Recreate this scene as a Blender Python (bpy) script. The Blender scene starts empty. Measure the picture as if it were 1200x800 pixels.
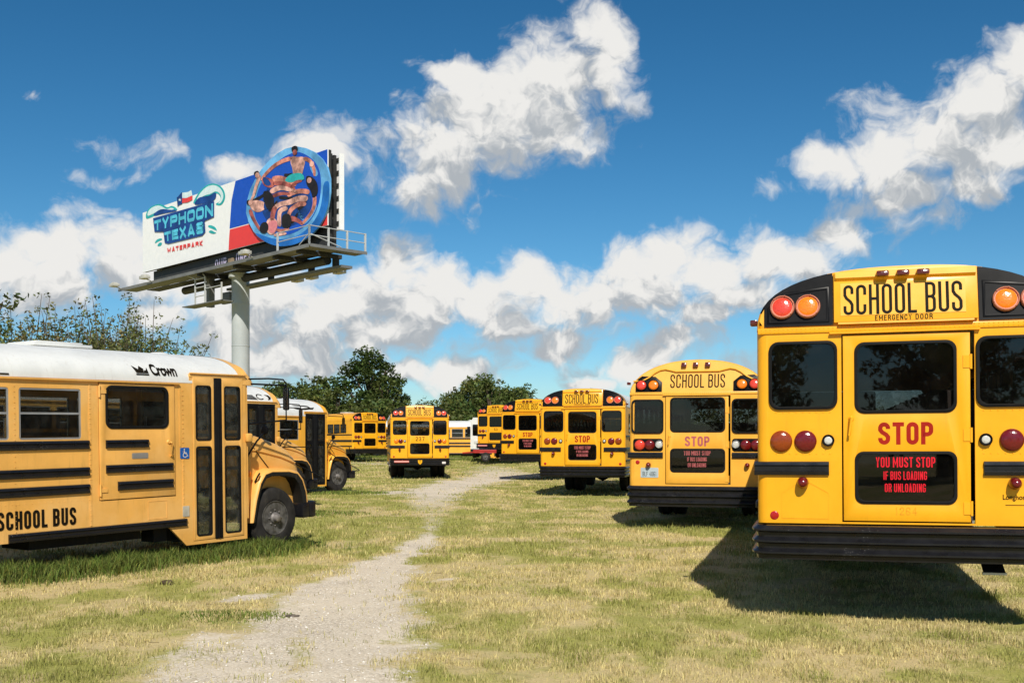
import bpy, bmesh, math, random
import numpy as np
from mathutils import Vector, Matrix, noise as mnoise
from mathutils.geometry import tessellate_polygon

random.seed(7)
rng = np.random.default_rng(11)
SC = bpy.context.scene
COL = SC.collection

# ------------------------------------------------------------------ camera
F = 1250.0            # focal length in photo pixels (photo 1200 x 800)
HOR = 517.0           # image row of the horizon
CAMH = 1.55
cam_d = bpy.data.cameras.new("camera")
cam = bpy.data.objects.new("camera", cam_d)
COL.objects.link(cam)
cam_d.sensor_width = 36.0
cam_d.lens = 36.0 * F / 1200.0
cam_d.shift_y = (HOR - 400.0) / 1200.0
cam_d.clip_start = 0.1
cam_d.clip_end = 6000.0
cam.location = (0, 0, CAMH)
cam.rotation_euler = (math.radians(90), 0, 0)
SC.camera = cam

# ------------------------------------------------------------------ sun and sky
SUN_EL = math.radians(42.0)
SUN_AZ = math.radians(180.0 - 2.6)      # clockwise from +Y; behind the camera, a little to its right
sun_dir = Vector((math.cos(SUN_EL) * math.sin(SUN_AZ), math.cos(SUN_EL) * math.cos(SUN_AZ), math.sin(SUN_EL)))
sl = bpy.data.lights.new("sun", 'SUN')
sl.energy = 5.0
sl.angle = math.radians(0.53)
sl.color = (1.0, 0.94, 0.84)
so = bpy.data.objects.new("sun", sl)
COL.objects.link(so)
so.rotation_euler = (-sun_dir).to_track_quat('-Z', 'Y').to_euler()
so.location = (0, -20, 40)

SC.view_settings.view_transform = 'Standard'
SC.view_settings.look = 'None'
SC.view_settings.exposure = 0.0
SC.view_settings.gamma = 1.0
SC.view_settings.use_curve_mapping = False
SC.cycles.max_bounces = 6
SC.cycles.transparent_max_bounces = 12
SC.cycles.caustics_reflective = False
SC.cycles.caustics_refractive = False

class NT:
    """small helper for wiring node trees"""
    def __init__(self, tree):
        self.t = tree
    def n(self, typ, **kw):
        nd = self.t.nodes.new(typ)
        for k, v in kw.items():
            setattr(nd, k, v)
        return nd
    def link(self, a, b):
        self.t.links.new(a, b)
    def math(self, op, a, b=None, clamp=False):
        nd = self.t.nodes.new('ShaderNodeMath'); nd.operation = op; nd.use_clamp = clamp
        for i, v in enumerate((a, b)):
            if v is None: continue
            if isinstance(v, (int, float)): nd.inputs[i].default_value = v
            else: self.t.links.new(v, nd.inputs[i])
        return nd.outputs[0]
    def vmath(self, op, a, b=None):
        nd = self.t.nodes.new('ShaderNodeVectorMath'); nd.operation = op
        for i, v in enumerate((a, b)):
            if v is None: continue
            if isinstance(v, (tuple, list)): nd.inputs[i].default_value = v
            elif isinstance(v, (int, float)): nd.inputs['Scale'].default_value = v
            else: self.t.links.new(v, nd.inputs[i])
        return nd.outputs['Value'] if op in ('LENGTH', 'DOT_PRODUCT', 'DISTANCE') else nd.outputs[0]
    def maprange(self, v, a, b, c=0.0, d=1.0, smooth=True):
        nd = self.t.nodes.new('ShaderNodeMapRange')
        nd.interpolation_type = 'SMOOTHSTEP' if smooth else 'LINEAR'
        self.t.links.new(v, nd.inputs[0])
        for i, x in enumerate((a, b, c, d)): nd.inputs[i + 1].default_value = x
        return nd.outputs[0]
    def mix(self, fac, a, b, blend='MIX'):
        nd = self.t.nodes.new('ShaderNodeMix'); nd.data_type = 'RGBA'; nd.blend_type = blend
        for s, v in ((nd.inputs[0], fac), (nd.inputs[6], a), (nd.inputs[7], b)):
            if isinstance(v, (int, float)): s.default_value = v
            elif isinstance(v, (tuple, list)): s.default_value = (*v[:3], 1.0)
            else: self.t.links.new(v, s)
        return nd.outputs[2]
    def noise(self, vec, scale, detail=4.0, rough=0.55, dim='3D', dist=0.0):
        nd = self.t.nodes.new('ShaderNodeTexNoise'); nd.noise_dimensions = dim
        nd.inputs['Scale'].default_value = scale; nd.inputs['Detail'].default_value = detail
        nd.inputs['Roughness'].default_value = rough; nd.inputs['Distortion'].default_value = dist
        if vec is not None: self.t.links.new(vec, nd.inputs['Vector'])
        return nd

# cumulus in view: position on the plate (turned into azimuth / elevation tangents below) and radii
CLOUDS = [
 (700,30,40,46),(712,75,32,60),(650,85,75,58),(600,118,98,64),(645,145,64,50),(560,150,90,66),(520,190,66,58),(488,224,40,34),(540,85,46,32),
 (285,200,46,24),(370,182,44,26),
 (1195,75,50,46),(1150,118,66,54),(1185,165,76,60),(1095,168,80,50),(1040,188,66,44),(965,198,48,30),(1060,225,54,30),(1140,215,60,32),
 (470,312,48,46),(520,335,58,48),(485,362,76,46),(560,355,64,42),(610,332,42,42),(640,352,66,46),(700,345,58,52),(745,310,46,42),(790,300,46,42),(770,345,80,46),(840,318,70,48),(895,302,56,40),(940,310,62,34),(985,275,38,34),(880,345,74,28),(830,372,54,22),
 (70,300,80,36),(140,290,66,42),(50,335,90,46),(-10,310,50,46),(150,325,66,34),(230,330,50,26),
 (330,345,84,56),(275,385,66,42),(390,370,80,52),(320,415,66,34),(445,395,56,36),(370,425,60,30),(245,355,46,42),(300,420,70,34),(360,395,76,46),(430,350,50,44),(190,365,44,26),(470,400,60,26),(590,385,50,24),(660,395,50,20),
 (540,438,66,26),(645,408,48,20),(748,425,54,26),(790,405,36,24),(690,445,44,14),(480,440,50,18),
]
WISPS = [(560,405,90,30),(300,455,120,22),(700,430,80,24),(840,395,60,30),(180,395,70,24),(440,168,60,36),(395,165,60,34),(425,205,44,36),(145,178,56,22),(120,203,50,14),(205,185,36,16),(70,258,46,13),(130,245,36,15),(35,100,26,14),(898,220,26,14),(740,120,20,26),(1000,245,50,30),(1030,130,60,40),(230,432,50,22),(860,430,56,18),(600,432,44,18),(730,395,44,22),(480,222,40,24),(960,285,60,40),(690,150,50,50),(1090,250,90,24),(60,290,120,50),(300,330,90,50)]
SPX = 1.0 / F
SKY_STRENGTH = 0.052
def build_world():
    w = bpy.data.worlds.new("World"); SC.world = w; w.use_nodes = True
    t = w.node_tree; t.nodes.clear(); k = NT(t)
    def blobs(gk, P, lst):
        cur = None
        for (cx, cy, rx, ry) in lst:
            X = (cx - 600) * SPX; Z = (HOR - cy) * SPX
            u = math.atan(X); v = Z / math.sqrt(1 + X * X); c = math.cos(u)
            sx = 1.0 / (rx * SPX * c * 1.06); sy = 1.0 / (ry * SPX * c * 1.06)
            nd = gk.n('ShaderNodeVectorMath'); nd.operation = 'MULTIPLY_ADD'
            gk.link(P, nd.inputs[0]); nd.inputs[1].default_value = (sx, sy, 0); nd.inputs[2].default_value = (-u * sx, -v * sy, 0)
            l2 = gk.vmath('DOT_PRODUCT', nd.outputs[0], nd.outputs[0])
            if cur is None: cur = l2
            else:
                m = gk.n('ShaderNodeMath'); m.operation = 'SMOOTH_MIN'
                gk.link(cur, m.inputs[0]); gk.link(l2, m.inputs[1]); m.inputs[2].default_value = 0.30
                cur = m.outputs[0]
        return gk.math('SUBTRACT', 1.0, gk.math('SQRT', gk.math('MAXIMUM', cur, 0.0)))
    geo = k.n('ShaderNodeNewGeometry')
    inc = k.vmath('SCALE', geo.outputs['Incoming'], -1.0)
    sep = k.n('ShaderNodeSeparateXYZ'); k.link(inc, sep.inputs[0])
    x, y, z = sep.outputs
    u = k.math('ARCTAN2', x, y)
    hyp = k.math('SQRT', k.math('ADD', k.math('MULTIPLY', x, x), k.math('MULTIPLY', y, y)))
    v = k.math('DIVIDE', z, k.math('MAXIMUM', hyp, 0.05))
    cmb = k.n('ShaderNodeCombineXYZ'); k.link(u, cmb.inputs[0]); k.link(v, cmb.inputs[1])
    P = cmb.outputs[0]
    sky = k.n('ShaderNodeTexSky'); sky.sky_type = 'NISHITA'
    sky.sun_disc = False; sky.sun_elevation = SUN_EL; sky.sun_rotation = SUN_AZ
    sky.altitude = 0.0; sky.air_density = 1.0; sky.dust_density = 0.1; sky.ozone_density = 5.0
    hs = k.n('ShaderNodeHueSaturation'); hs.inputs['Saturation'].default_value = 1.14; hs.inputs['Hue'].default_value = 0.487
    gm = k.n('ShaderNodeGamma'); gm.inputs[1].default_value = 1.30
    k.link(sky.outputs[0], gm.inputs[0]); k.link(gm.outputs[0], hs.inputs['Color']); hs.inputs['Value'].default_value = 0.97
    skyc = k.mix(k.maprange(z, 0.0, 0.20), k.mix(1.0, hs.outputs[0], (0.80, 0.93, 1.04), 'MULTIPLY'), hs.outputs[0])
    CS = 0.10 / SKY_STRENGTH
    shade = tuple(c * CS for c in (4.3, 4.65, 5.0)); bright = tuple(c * CS for c in (8.5, 8.4, 8.15))
    above = k.maprange(z, -0.01, 0.02)
    # the stretch of sky the view holds
    n1 = k.noise(P, 11.0, 3.0, 0.58, '2D')
    wv = k.vmath('SUBTRACT', n1.outputs['Color'], (0.5, 0.5, 0.5))
    Pw = k.vmath('ADD', P, k.vmath('SCALE', wv, 0.050))
    b0 = blobs(k, Pw, CLOUDS)
    b1 = blobs(k, k.vmath('ADD', Pw, (0.010, 0.042, 0)), CLOUDS)
    bw = blobs(k, Pw, WISPS)
    n2 = k.noise(Pw, 27.0, 8.0, 0.62, '2D').outputs[0]
    n3 = k.noise(k.vmath('ADD', Pw, (0.003, 0.013, 0)), 27.0, 5.0, 0.62, '2D').outputs[0]
    nz = k.math('SUBTRACT', n2, 0.5)
    def billow(off):
        vv = k.n('ShaderNodeTexVoronoi'); vv.voronoi_dimensions = '2D'; vv.feature = 'F1'; vv.inputs['Scale'].default_value = 24.0
        vv.inputs['Detail'].default_value = 3.0; vv.inputs['Roughness'].default_value = 0.55; vv.inputs['Lacunarity'].default_value = 2.3
        k.link(k.vmath('ADD', Pv, off), vv.inputs['Vector'])
        return k.math('SUBTRACT', 0.46, vv.outputs['Distance'])
    n4 = k.noise(P, 38.0, 3.0, 0.6, '2D')
    Pv = k.vmath('ADD', Pw, k.vmath('SCALE', k.vmath('SUBTRACT', n4.outputs['Color'], (0.5, 0.5, 0.5)), 0.016))
    bl0 = billow((0, 0, 0)); bl1 = billow((0.002, 0.008, 0))
    d0 = k.math('ADD', k.math('ADD', b0, k.math('MULTIPLY', nz, 0.75)), k.math('MULTIPLY', bl0, 0.44))
    d0 = k.math('ADD', d0, 0.07)
    a0 = k.maprange(d0, -0.16, 0.52)
    dw = k.math('ADD', k.math('MULTIPLY', bw, 0.8), k.math('MULTIPLY', nz, 2.2))
    aw = k.maprange(dw, 0.10, 1.0, 0.0, 0.75)
    alpha = k.math('MULTIPLY', k.math('MAXIMUM', a0, aw), above)
    lit = k.math('ADD', 0.45, k.math('MULTIPLY', k.math('SUBTRACT', b0, b1), 1.05))
    lit = k.math('ADD', lit, k.math('ADD', k.math('MULTIPLY', k.math('SUBTRACT', n2, n3), 0.7), k.math('MULTIPLY', k.math('SUBTRACT', bl0, bl1), 0.85)))
    lit = k.math('ADD', lit, k.math('MULTIPLY', nz, -0.15))
    lit = k.math('ADD', lit, k.math('MULTIPLY', k.math('SUBTRACT', n1.outputs[0], 0.5), 0.30))
    thin = k.maprange(d0, 0.0, 0.5, 0.12, 0.0)
    lit = k.math('ADD', lit, thin, clamp=True)
    ccol = k.mix(k.maprange(lit, 0.05, 0.92), shade, bright)
    bgA = k.n('ShaderNodeBackground'); bgA.inputs['Strength'].default_value = SKY_STRENGTH
    k.link(k.mix(alpha, skyc, ccol), bgA.inputs['Color'])
    # the rest of the sky: the same kind of scattered cumulus
    q = k.n('ShaderNodeCombineXYZ'); k.link(k.math('DIVIDE', x, k.math('MAXIMUM', k.math('ADD', z, 0.25), 0.1)), q.inputs[0]); k.link(k.math('DIVIDE', y, k.math('MAXIMUM', k.math('ADD', z, 0.25), 0.1)), q.inputs[1])
    m1 = k.noise(q.outputs[0], 1.6, 6.0, 0.58, '2D').outputs[0]
    aB = k.math('MULTIPLY', k.maprange(m1, 0.55, 0.67), above)
    cB = k.mix(k.maprange(m1, 0.53, 0.74), bright, shade)
    bgB = k.n('ShaderNodeBackground'); bgB.inputs['Strength'].default_value = SKY_STRENGTH
    k.link(k.mix(aB, skyc, cB), bgB.inputs['Color'])
    out_u = k.maprange(k.math('ABSOLUTE', u), 0.56, 0.66); out_v = k.maprange(v, 0.50, 0.60)
    ms = k.n('ShaderNodeMixShader'); k.link(k.math('MAXIMUM', out_u, out_v), ms.inputs[0])
    k.link(bgA.outputs[0], ms.inputs[1]); k.link(bgB.outputs[0], ms.inputs[2])
    out = k.n('ShaderNodeOutputWorld'); k.link(ms.outputs[0], out.inputs[0])
    w.cycles.sampling_method = 'MANUAL'
    w.cycles.sample_map_resolution = 512
build_world()

# ------------------------------------------------------------------ materials
MATS = {}
def new_mat(name):
    m = bpy.data.materials.new(name); m.use_nodes = True
    t = m.node_tree; t.nodes.clear()
    k = NT(t)
    out = k.n('ShaderNodeOutputMaterial')
    return m, k, out

def paint(name, col, rough=0.35, var=0.06, spec=0.5, coat=0.0, metal=0.0, scale=2.5, grime=0.0, grime_col=(0.12, 0.09, 0.05), bump=0.0, fade=None, chips=False):
    """paint-like surface: colour with faint patchy wear, optional grime specks and a faded second tone"""
    m, k, out = new_mat(name)
    b = k.n('ShaderNodeBsdfPrincipled')
    tc = k.n('ShaderNodeTexCoord')
    n1 = k.noise(tc.outputs['Object'], scale, 5.0, 0.6)
    lo = tuple(c * (1 - var * 2) for c in col); hi = tuple(min(1, c * (1 + var)) for c in col)
    c = k.mix(k.maprange(n1.outputs[0], 0.3, 0.7), lo, hi)
    if fade is not None:
        n3 = k.noise(tc.outputs['Object'], 0.9, 6.0, 0.65, dist=0.6)
        c = k.mix(k.maprange(n3.outputs[0], 0.42, 0.66), c, fade)
    if grime > 0:
        mp = k.n('ShaderNodeMapping'); mp.inputs['Scale'].default_value = (6, 6, 0.7)
        k.link(tc.outputs['Object'], mp.inputs[0])
        n2 = k.noise(mp.outputs[0], 3.0, 6.0, 0.7)
        c = k.mix(k.math('MULTIPLY', k.maprange(n2.outputs[0], 0.52, 0.8), grime), c, grime_col)
    if chips:
        # stone chips: fine pale flecks gathered in patches
        vc = k.n('ShaderNodeTexVoronoi'); vc.inputs['Scale'].default_value = 55.0; k.link(tc.outputs['Object'], vc.inputs['Vector'])
        na = k.noise(tc.outputs['Object'], 2.2, 3.0, 0.6)
        c = k.mix(k.math('MULTIPLY', k.maprange(vc.outputs['Distance'], 0.10, 0.17, 1.0, 0.0), k.maprange(na.outputs[0], 0.55, 0.66)), c, (0.34, 0.33, 0.31))
    k.link(c, b.inputs['Base Color'])
    rr = k.maprange(n1.outputs[0], 0.2, 0.8, max(0.02, rough - 0.06), min(1, rough + 0.08))
    k.link(rr, b.inputs['Roughness'])
    b.inputs['Metallic'].default_value = metal
    b.inputs['Specular IOR Level'].default_value = spec
    b.inputs['Coat Weight'].default_value = coat
    b.inputs['Coat Roughness'].default_value = 0.12
    if bump > 0:
        nb = k.noise(tc.outputs['Object'], 1.7, 2.0, 0.5)
        bp = k.n('ShaderNodeBump'); bp.inputs['Strength'].default_value = bump; bp.inputs['Distance'].default_value = 0.05
        k.link(nb.outputs[0], bp.inputs['Height']); k.link(bp.outputs[0], b.inputs['Normal'])
    k.link(b.outputs[0], out.inputs[0])
    MATS[name] = m
    return m

def glass(name, tint, gloss=0.9, ior=1.5, dust=(0.0, 0.05), film=(0.35, 0.32, 0.27)):
    m, k, out = new_mat(name)
    tr = k.n('ShaderNodeBsdfTransparent'); tr.inputs[0].default_value = (*tint, 1)
    gl = k.n('ShaderNodeBsdfGlossy'); gl.inputs['Roughness'].default_value = 0.015
    gl.inputs['Color'].default_value = (gloss, gloss, gloss, 1)
    tc = k.n('ShaderNodeTexCoord')
    nb = k.noise(tc.outputs['Object'], 2.0, 0.0, 0.5)
    bp = k.n('ShaderNodeBump'); bp.inputs['Strength'].default_value = 0.012; bp.inputs['Distance'].default_value = 0.02
    k.link(nb.outputs[0], bp.inputs['Height']); k.link(bp.outputs[0], gl.inputs['Normal'])
    fr = k.n('ShaderNodeFresnel'); fr.inputs['IOR'].default_value = ior
    # thin film of dust on the pane; on clear glass its paleness doubles as reflections
    df = k.n('ShaderNodeBsdfDiffuse'); df.inputs[0].default_value = (*film, 1)
    nd = k.noise(tc.outputs['Object'], 7.0, 5.0, 0.65)
    ms0 = k.n('ShaderNodeMixShader')
    k.link(k.maprange(nd.outputs[0], 0.35, 0.85, dust[0], dust[1]), ms0.inputs[0])
    k.link(tr.outputs[0], ms0.inputs[1]); k.link(df.outputs[0], ms0.inputs[2])
    ms = k.n('ShaderNodeMixShader'); k.link(fr.outputs[0], ms.inputs[0])
    k.link(ms0.outputs[0], ms.inputs[1]); k.link(gl.outputs[0], ms.inputs[2])
    k.link(ms.outputs[0], out.inputs[0])
    MATS[name] = m
    return m

def lens(name, col, rough=0.18):
    m, k, out = new_mat(name)
    b = k.n('ShaderNodeBsdfPrincipled')
    tc = k.n('ShaderNodeTexCoord')
    # moulded prism pattern of a lamp lens: rings and spokes as fine relief
    wv = k.n('ShaderNodeTexVoronoi'); wv.inputs['Scale'].default_value = 60.0
    k.link(tc.outputs['Object'], wv.inputs['Vector'])
    bp = k.n('ShaderNodeBump'); bp.inputs['Strength'].default_value = 0.25; bp.inputs['Distance'].default_value = 0.004
    k.link(wv.outputs['Distance'], bp.inputs['Height']); k.link(bp.outputs[0], b.inputs['Normal'])
    c = k.mix(k.maprange(wv.outputs['Distance'], 0.0, 0.6), tuple(x * 0.8 for x in col), tuple(min(1, x * 1.1) for x in col))
    k.link(c, b.inputs['Base Color'])
    b.inputs['Roughness'].default_value = rough
    b.inputs['Coat Weight'].default_value = 0.35; b.inputs['Coat Roughness'].default_value = 0.1
    b.inputs['Subsurface Weight'].default_value = 0.0
    k.link(b.outputs[0], out.inputs[0])
    MATS[name] = m
    return m

paint('bus_yellow', (0.90, 0.41, 0.010), 0.34, 0.035, 0.4, 0.10, grime=0.20, bump=0.10, grime_col=(0.42, 0.20, 0.02))
paint('bus_yellow_pale', (0.88, 0.43, 0.045), 0.40, 0.04, 0.4, 0.1, grime=0.22, bump=0.10, grime_col=(0.42, 0.22, 0.04))
paint('bus_yellow_faded', (0.82, 0.425, 0.095), 0.42, 0.05, 0.35, 0.05, grime=0.34, bump=0.10, fade=(0.84, 0.475, 0.145), grime_col=(0.30, 0.17, 0.05))
paint('sign_yellow', (0.88, 0.43, 0.008), 0.30, 0.02, 0.4, 0.2)
paint('white_paint', (0.70, 0.70, 0.665), 0.45, 0.04, 0.35, 0.0, grime=0.40, grime_col=(0.45, 0.40, 0.32))
paint('black_paint', (0.008, 0.008, 0.009), 0.32, 0.2, 0.08, 0.0, grime=0.06, grime_col=(0.06, 0.055, 0.05))
paint('black_rubber', (0.010, 0.010, 0.010), 0.6, 0.2, 0.12, grime=0.10, grime_col=(0.07, 0.06, 0.05))
paint('bumper_black', (0.009, 0.009, 0.011), 0.30, 0.1, 0.45, 0.0, grime=0.10, grime_col=(0.05, 0.045, 0.04), scale=9, chips=True)
paint('tyre_rubber', (0.028, 0.026, 0.024), 0.85, 0.2, 0.2, grime=0.35, grime_col=(0.13, 0.11, 0.08), scale=6)
paint('rim_steel', (0.10, 0.096, 0.09), 0.40, 0.3, 0.5, grime=0.3, scale=12)
paint('hub_metal', (0.22, 0.20, 0.185), 0.5, 0.2, 0.5, metal=0.3, grime=0.3, scale=12)
paint('chassis', (0.010, 0.010, 0.009), 0.7, 0.2, 0.3, grime=0.3)
paint('interior_dark', (0.05, 0.05, 0.05), 0.7, 0.1, 0.3)
paint('interior_light', (0.22, 0.22, 0.20), 0.6, 0.1, 0.3)
paint('seat_vinyl', (0.10, 0.075, 0.06), 0.5, 0.1, 0.4)
paint('letter_black', (0.012, 0.009, 0.005), 0.6, 0.1, 0.08)
paint('letter_red', (0.36, 0.018, 0.010), 0.6, 0.1, 0.1)
paint('letter_pink', (0.46, 0.12, 0.12), 0.6, 0.1, 0.15)
paint('letter_bright_red', (0.72, 0.015, 0.030), 0.6, 0.05, 0.1)
paint('letter_ghost', (0.80, 0.33, 0.01), 0.5, 0.05, 0.3)
paint('chrome', (0.70, 0.70, 0.70), 0.12, 0.05, 0.5, metal=1.0)
paint('aluminium', (0.55, 0.55, 0.54), 0.35, 0.08, 0.5, metal=0.7)
paint('grey_label', (0.50, 0.47, 0.38), 0.5, 0.2, 0.3)
paint('sign_blue', (0.01, 0.11, 0.42), 0.4, 0.05, 0.3)
paint('plate_blue', (0.42, 0.50, 0.53), 0.4, 0.08, 0.3)
paint('reflective_red', (0.60, 0.09, 0.06), 0.4, 0.05, 0.3)
paint('reflective_white', (0.72, 0.66, 0.62), 0.4, 0.05, 0.3)
paint('trailer_red', (0.42, 0.025, 0.02), 0.45, 0.1, 0.4, grime=0.2)
paint('wood_block', (0.30, 0.22, 0.14), 0.8, 0.15, 0.2)
lens('lens_red', (0.66, 0.055, 0.028))
lens('lens_amber', (0.88, 0.20, 0.008))
lens('lens_dark_red', (0.14, 0.006, 0.008))
lens('lens_brown', (0.25, 0.040, 0.004))
lens('lens_reflector', (0.40, 0.008, 0.008))
lens('lens_clear', (0.55, 0.55, 0.52))
lens('lens_maroon', (0.10, 0.018, 0.012))
glass('glass_dark', (0.40, 0.40, 0.41), 0.9, 1.45, (0.004, 0.016))
glass('glass_window', (0.62, 0.64, 0.64), 0.85, 1.45, (0.01, 0.05))
glass('glass_clear', (0.78, 0.81, 0.80), 0.9, 1.5, (0.03, 0.16), (0.42, 0.42, 0.36))  # pale film: dust, plus grey-green reflections put in as colour

# ------------------------------------------------------------------ mesh helpers
class MB:
    def __init__(self, post=None):
        self.v = []; self.f = []; self.post = post; self.mi = []; self.cur = 0
    def add(self, vs, fs):
        o = len(self.v)
        self.v.extend([tuple(p) for p in vs])
        self.f.extend([tuple(i + o for i in f) for f in fs])
        self.mi.extend([self.cur] * len(fs))
    def box(self, x0, x1, y0, y1, z0, z1, M=None):
        vs = [Vector((x, y, z)) for z in (z0, z1) for y in (y0, y1) for x in (x0, x1)]
        if M is not None: vs = [M @ p for p in vs]
        self.add(vs, [(0, 2, 3, 1), (4, 5, 7, 6), (0, 1, 5, 4), (2, 6, 7, 3), (0, 4, 6, 2), (1, 3, 7, 5)])
    def plate(self, outer, holes, fn, t):
        """flat panel with holes; fn(a, b, h) -> xyz, h runs 0..t"""
        loops = [outer] + list(holes)
        pts = [p for lp in loops for p in lp]
        tris = tessellate_polygon([[Vector((a, b, 0)) for a, b in lp] for lp in loops])
        n = len(pts)
        vs = [fn(a, b, 0.0) for a, b in pts] + [fn(a, b, t) for a, b in pts]
        fs = [tuple(tr) for tr in tris] + [tuple(i + n for i in reversed(tr)) for tr in tris]
        o = 0
        for lp in loops:
            m = len(lp)
            for i in range(m):
                j = (i + 1) % m
                fs.append((o + i, o + j, o + j + n, o + i + n))
            o += m
        self.add(vs, fs)
    def tube(self, pts, r, n=8, cap=True):
        pts = [Vector(p) for p in pts]
        rs = r if isinstance(r, (list, tuple)) else [r] * len(pts)
        vs = []; fs = []
        up = Vector((0, 0, 1))
        for i, p in enumerate(pts):
            d = (pts[min(i + 1, len(pts) - 1)] - pts[max(i - 1, 0)]).normalized()
            a = d.cross(up)
            if a.length < 1e-3: a = d.cross(Vector((1, 0, 0)))
            a.normalize(); b = d.cross(a).normalized()
            for q in range(n):
                th = 2 * math.pi * q / n
                vs.append(p + (a * math.cos(th) + b * math.sin(th)) * rs[i])
        for i in range(len(pts) - 1):
            for q in range(n):
                q2 = (q + 1) % n
                fs.append((i * n + q, i * n + q2, (i + 1) * n + q2, (i + 1) * n + q))
        if cap:
            fs.append(tuple(range(n))[::-1]); fs.append(tuple(range((len(pts) - 1) * n, len(pts) * n)))
        self.add(vs, fs)
    def lathe(self, prof, org, ax, n=24):
        """prof: list of (radius, height along ax)"""
        ax = Vector(ax).normalized(); org = Vector(org)
        a = ax.cross(Vector((0, 0, 1)))
        if a.length < 1e-3: a = ax.cross(Vector((1, 0, 0)))
        a.normalize(); b = ax.cross(a)
        vs = []; fs = []
        for r, h in prof:
            for q in range(n):
                th = 2 * math.pi * q / n
                vs.append(org + ax * h + (a * math.cos(th) + b * math.sin(th)) * max(r, 1e-4))
        for i in range(len(prof) - 1):
            for q in range(n):
                q2 = (q + 1) % n
                fs.append((i * n + q, i * n + q2, (i + 1) * n + q2, (i + 1) * n + q))
        fs.append(tuple(range(n))[::-1]); fs.append(tuple(range((len(prof) - 1) * n, len(prof) * n)))
        self.add(vs, fs)
    def loft(self, rings, closed=False, cap=False):
        n = len(rings[0]); vs = [p for r in rings for p in r]; fs = []
        m = n if closed else n - 1
        for i in range(len(rings) - 1):
            for q in range(m):
                q2 = (q + 1) % n
                fs.append((i * n + q, i * n + q2, (i + 1) * n + q2, (i + 1) * n + q))
        if cap:
            fs.append(tuple(range(n))[::-1]); fs.append(tuple(range((len(rings) - 1) * n, len(rings) * n)))
        self.add(vs, fs)
    def mesh(self, name, bevel=0.0, sharp=35, recalc=True, seg=2):
        vs = self.v
        if self.post: vs = [self.post(Vector(p)) for p in vs]
        me = bpy.data.meshes.new(name)
        me.from_pydata([tuple(p) for p in vs], [], self.f)
        if any(self.mi):
            me.polygons.foreach_set('material_index', self.mi)
        if recalc or bevel > 0:
            bm = bmesh.new(); bm.from_mesh(me)
            bmesh.ops.remove_doubles(bm, verts=bm.verts, dist=1e-5)
            bmesh.ops.recalc_face_normals(bm, faces=bm.faces)
            if bevel > 0:
                es = [e for e in bm.edges if len(e.link_faces) == 2 and e.calc_face_angle(0) > 0.6]
                bmesh.ops.bevel(bm, geom=es, offset=bevel, segments=seg, affect='EDGES', profile=0.5, clamp_overlap=True)
            bm.to_mesh(me); bm.free()
        me.shade_smooth()
        me.set_sharp_from_angle(angle=math.radians(sharp))
        return me
    def build(self, name, mat, parent=None, bevel=0.0, sharp=35, recalc=True, seg=2, label=None):
        me = self.mesh(name, bevel, sharp, recalc, seg)
        return place(name, me, mat, parent, label)

def place(name, me, mat, parent=None, label=None):
    mats = mat if isinstance(mat, (list, tuple)) else [mat]
    if len(me.materials) == 0:
        for q in mats: me.materials.append(MATS[q] if isinstance(q, str) else q)
    o = bpy.data.objects.new(name, me); COL.objects.link(o)
    if parent is not None: o.parent = parent
    if label: o['label'] = label
    return o

def empty(name, M, label, cat, group=None):
    o = bpy.data.objects.new(name, None); COL.objects.link(o)
    o.empty_display_size = 0.3
    o.matrix_world = M
    o['label'] = label; o['category'] = cat
    if group: o['group'] = group
    return o
def tag(o, label=None, cat=None, group=None, kind=None):
    if label: o['label'] = label
    if cat: o['category'] = cat
    if group: o['group'] = group
    if kind: o['kind'] = kind
    return o

def rr(x0, z0, x1, z1, r, n=5):
    pts = []
    for cx, cz, a0 in ((x1 - r, z1 - r, 0), (x0 + r, z1 - r, 90), (x0 + r, z0 + r, 180), (x1 - r, z0 + r, 270)):
        for i in range(n + 1):
            a = math.radians(a0 + 90 * i / n)
            pts.append((cx + r * math.cos(a), cz + r * math.sin(a)))
    return pts
def rect(x0, z0, x1, z1): return [(x1, z1), (x0, z1), (x0, z0), (x1, z0)]
def circ(cx, cz, r, n=20): return [(cx + r * math.cos(2 * math.pi * i / n), cz + r * math.sin(2 * math.pi * i / n)) for i in range(n)]

_txt = {}
def text_mesh(s, bold=0.0, space=1.0, shear=0.0):
    key = (s, bold, space, shear)
    if key not in _txt:
        cu = bpy.data.curves.new("t", 'FONT'); cu.body = s; cu.size = 1.0; cu.resolution_u = 4
        cu.offset = bold; cu.space_character = space; cu.shear = shear; cu.extrude = 0.0; cu.fill_mode = 'FRONT'
        ob = bpy.data.objects.new("t", cu); COL.objects.link(ob)
        bpy.context.view_layer.update()
        dg = bpy.context.evaluated_depsgraph_get()
        me = bpy.data.meshes.new_from_object(ob.evaluated_get(dg))
        V = np.array([tuple(v.co) for v in me.vertices]); Fc = [tuple(p.vertices) for p in me.polygons]
        bpy.data.objects.remove(ob); bpy.data.curves.remove(cu); bpy.data.meshes.remove(me)
        V[:, 0] -= V[:, 0].min(); V[:, 1] -= V[:, 1].min()
        _txt[key] = (V, Fc, V[:, 0].max(), V[:, 1].max())
    return _txt[key]
def add_text(mb, s, x0, z0, x1, z1, fn, h=0.0, bold=0.0, space=1.0, shear=0.0, warp=None):
    """lettering that fills the box x0..x1 / z0..z1 of the frame fn(a, b, h)"""
    V, Fc, w, hh = text_mesh(s, bold, space, shear)
    vs = []
    for p in V:
        a = x0 + (x1 - x0) * p[0] / w; b = z0 + (z1 - z0) * p[1] / hh
        if warp: a, b = warp(a, b)
        vs.append(fn(a, b, h))
    mb.add(vs, Fc)

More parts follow.
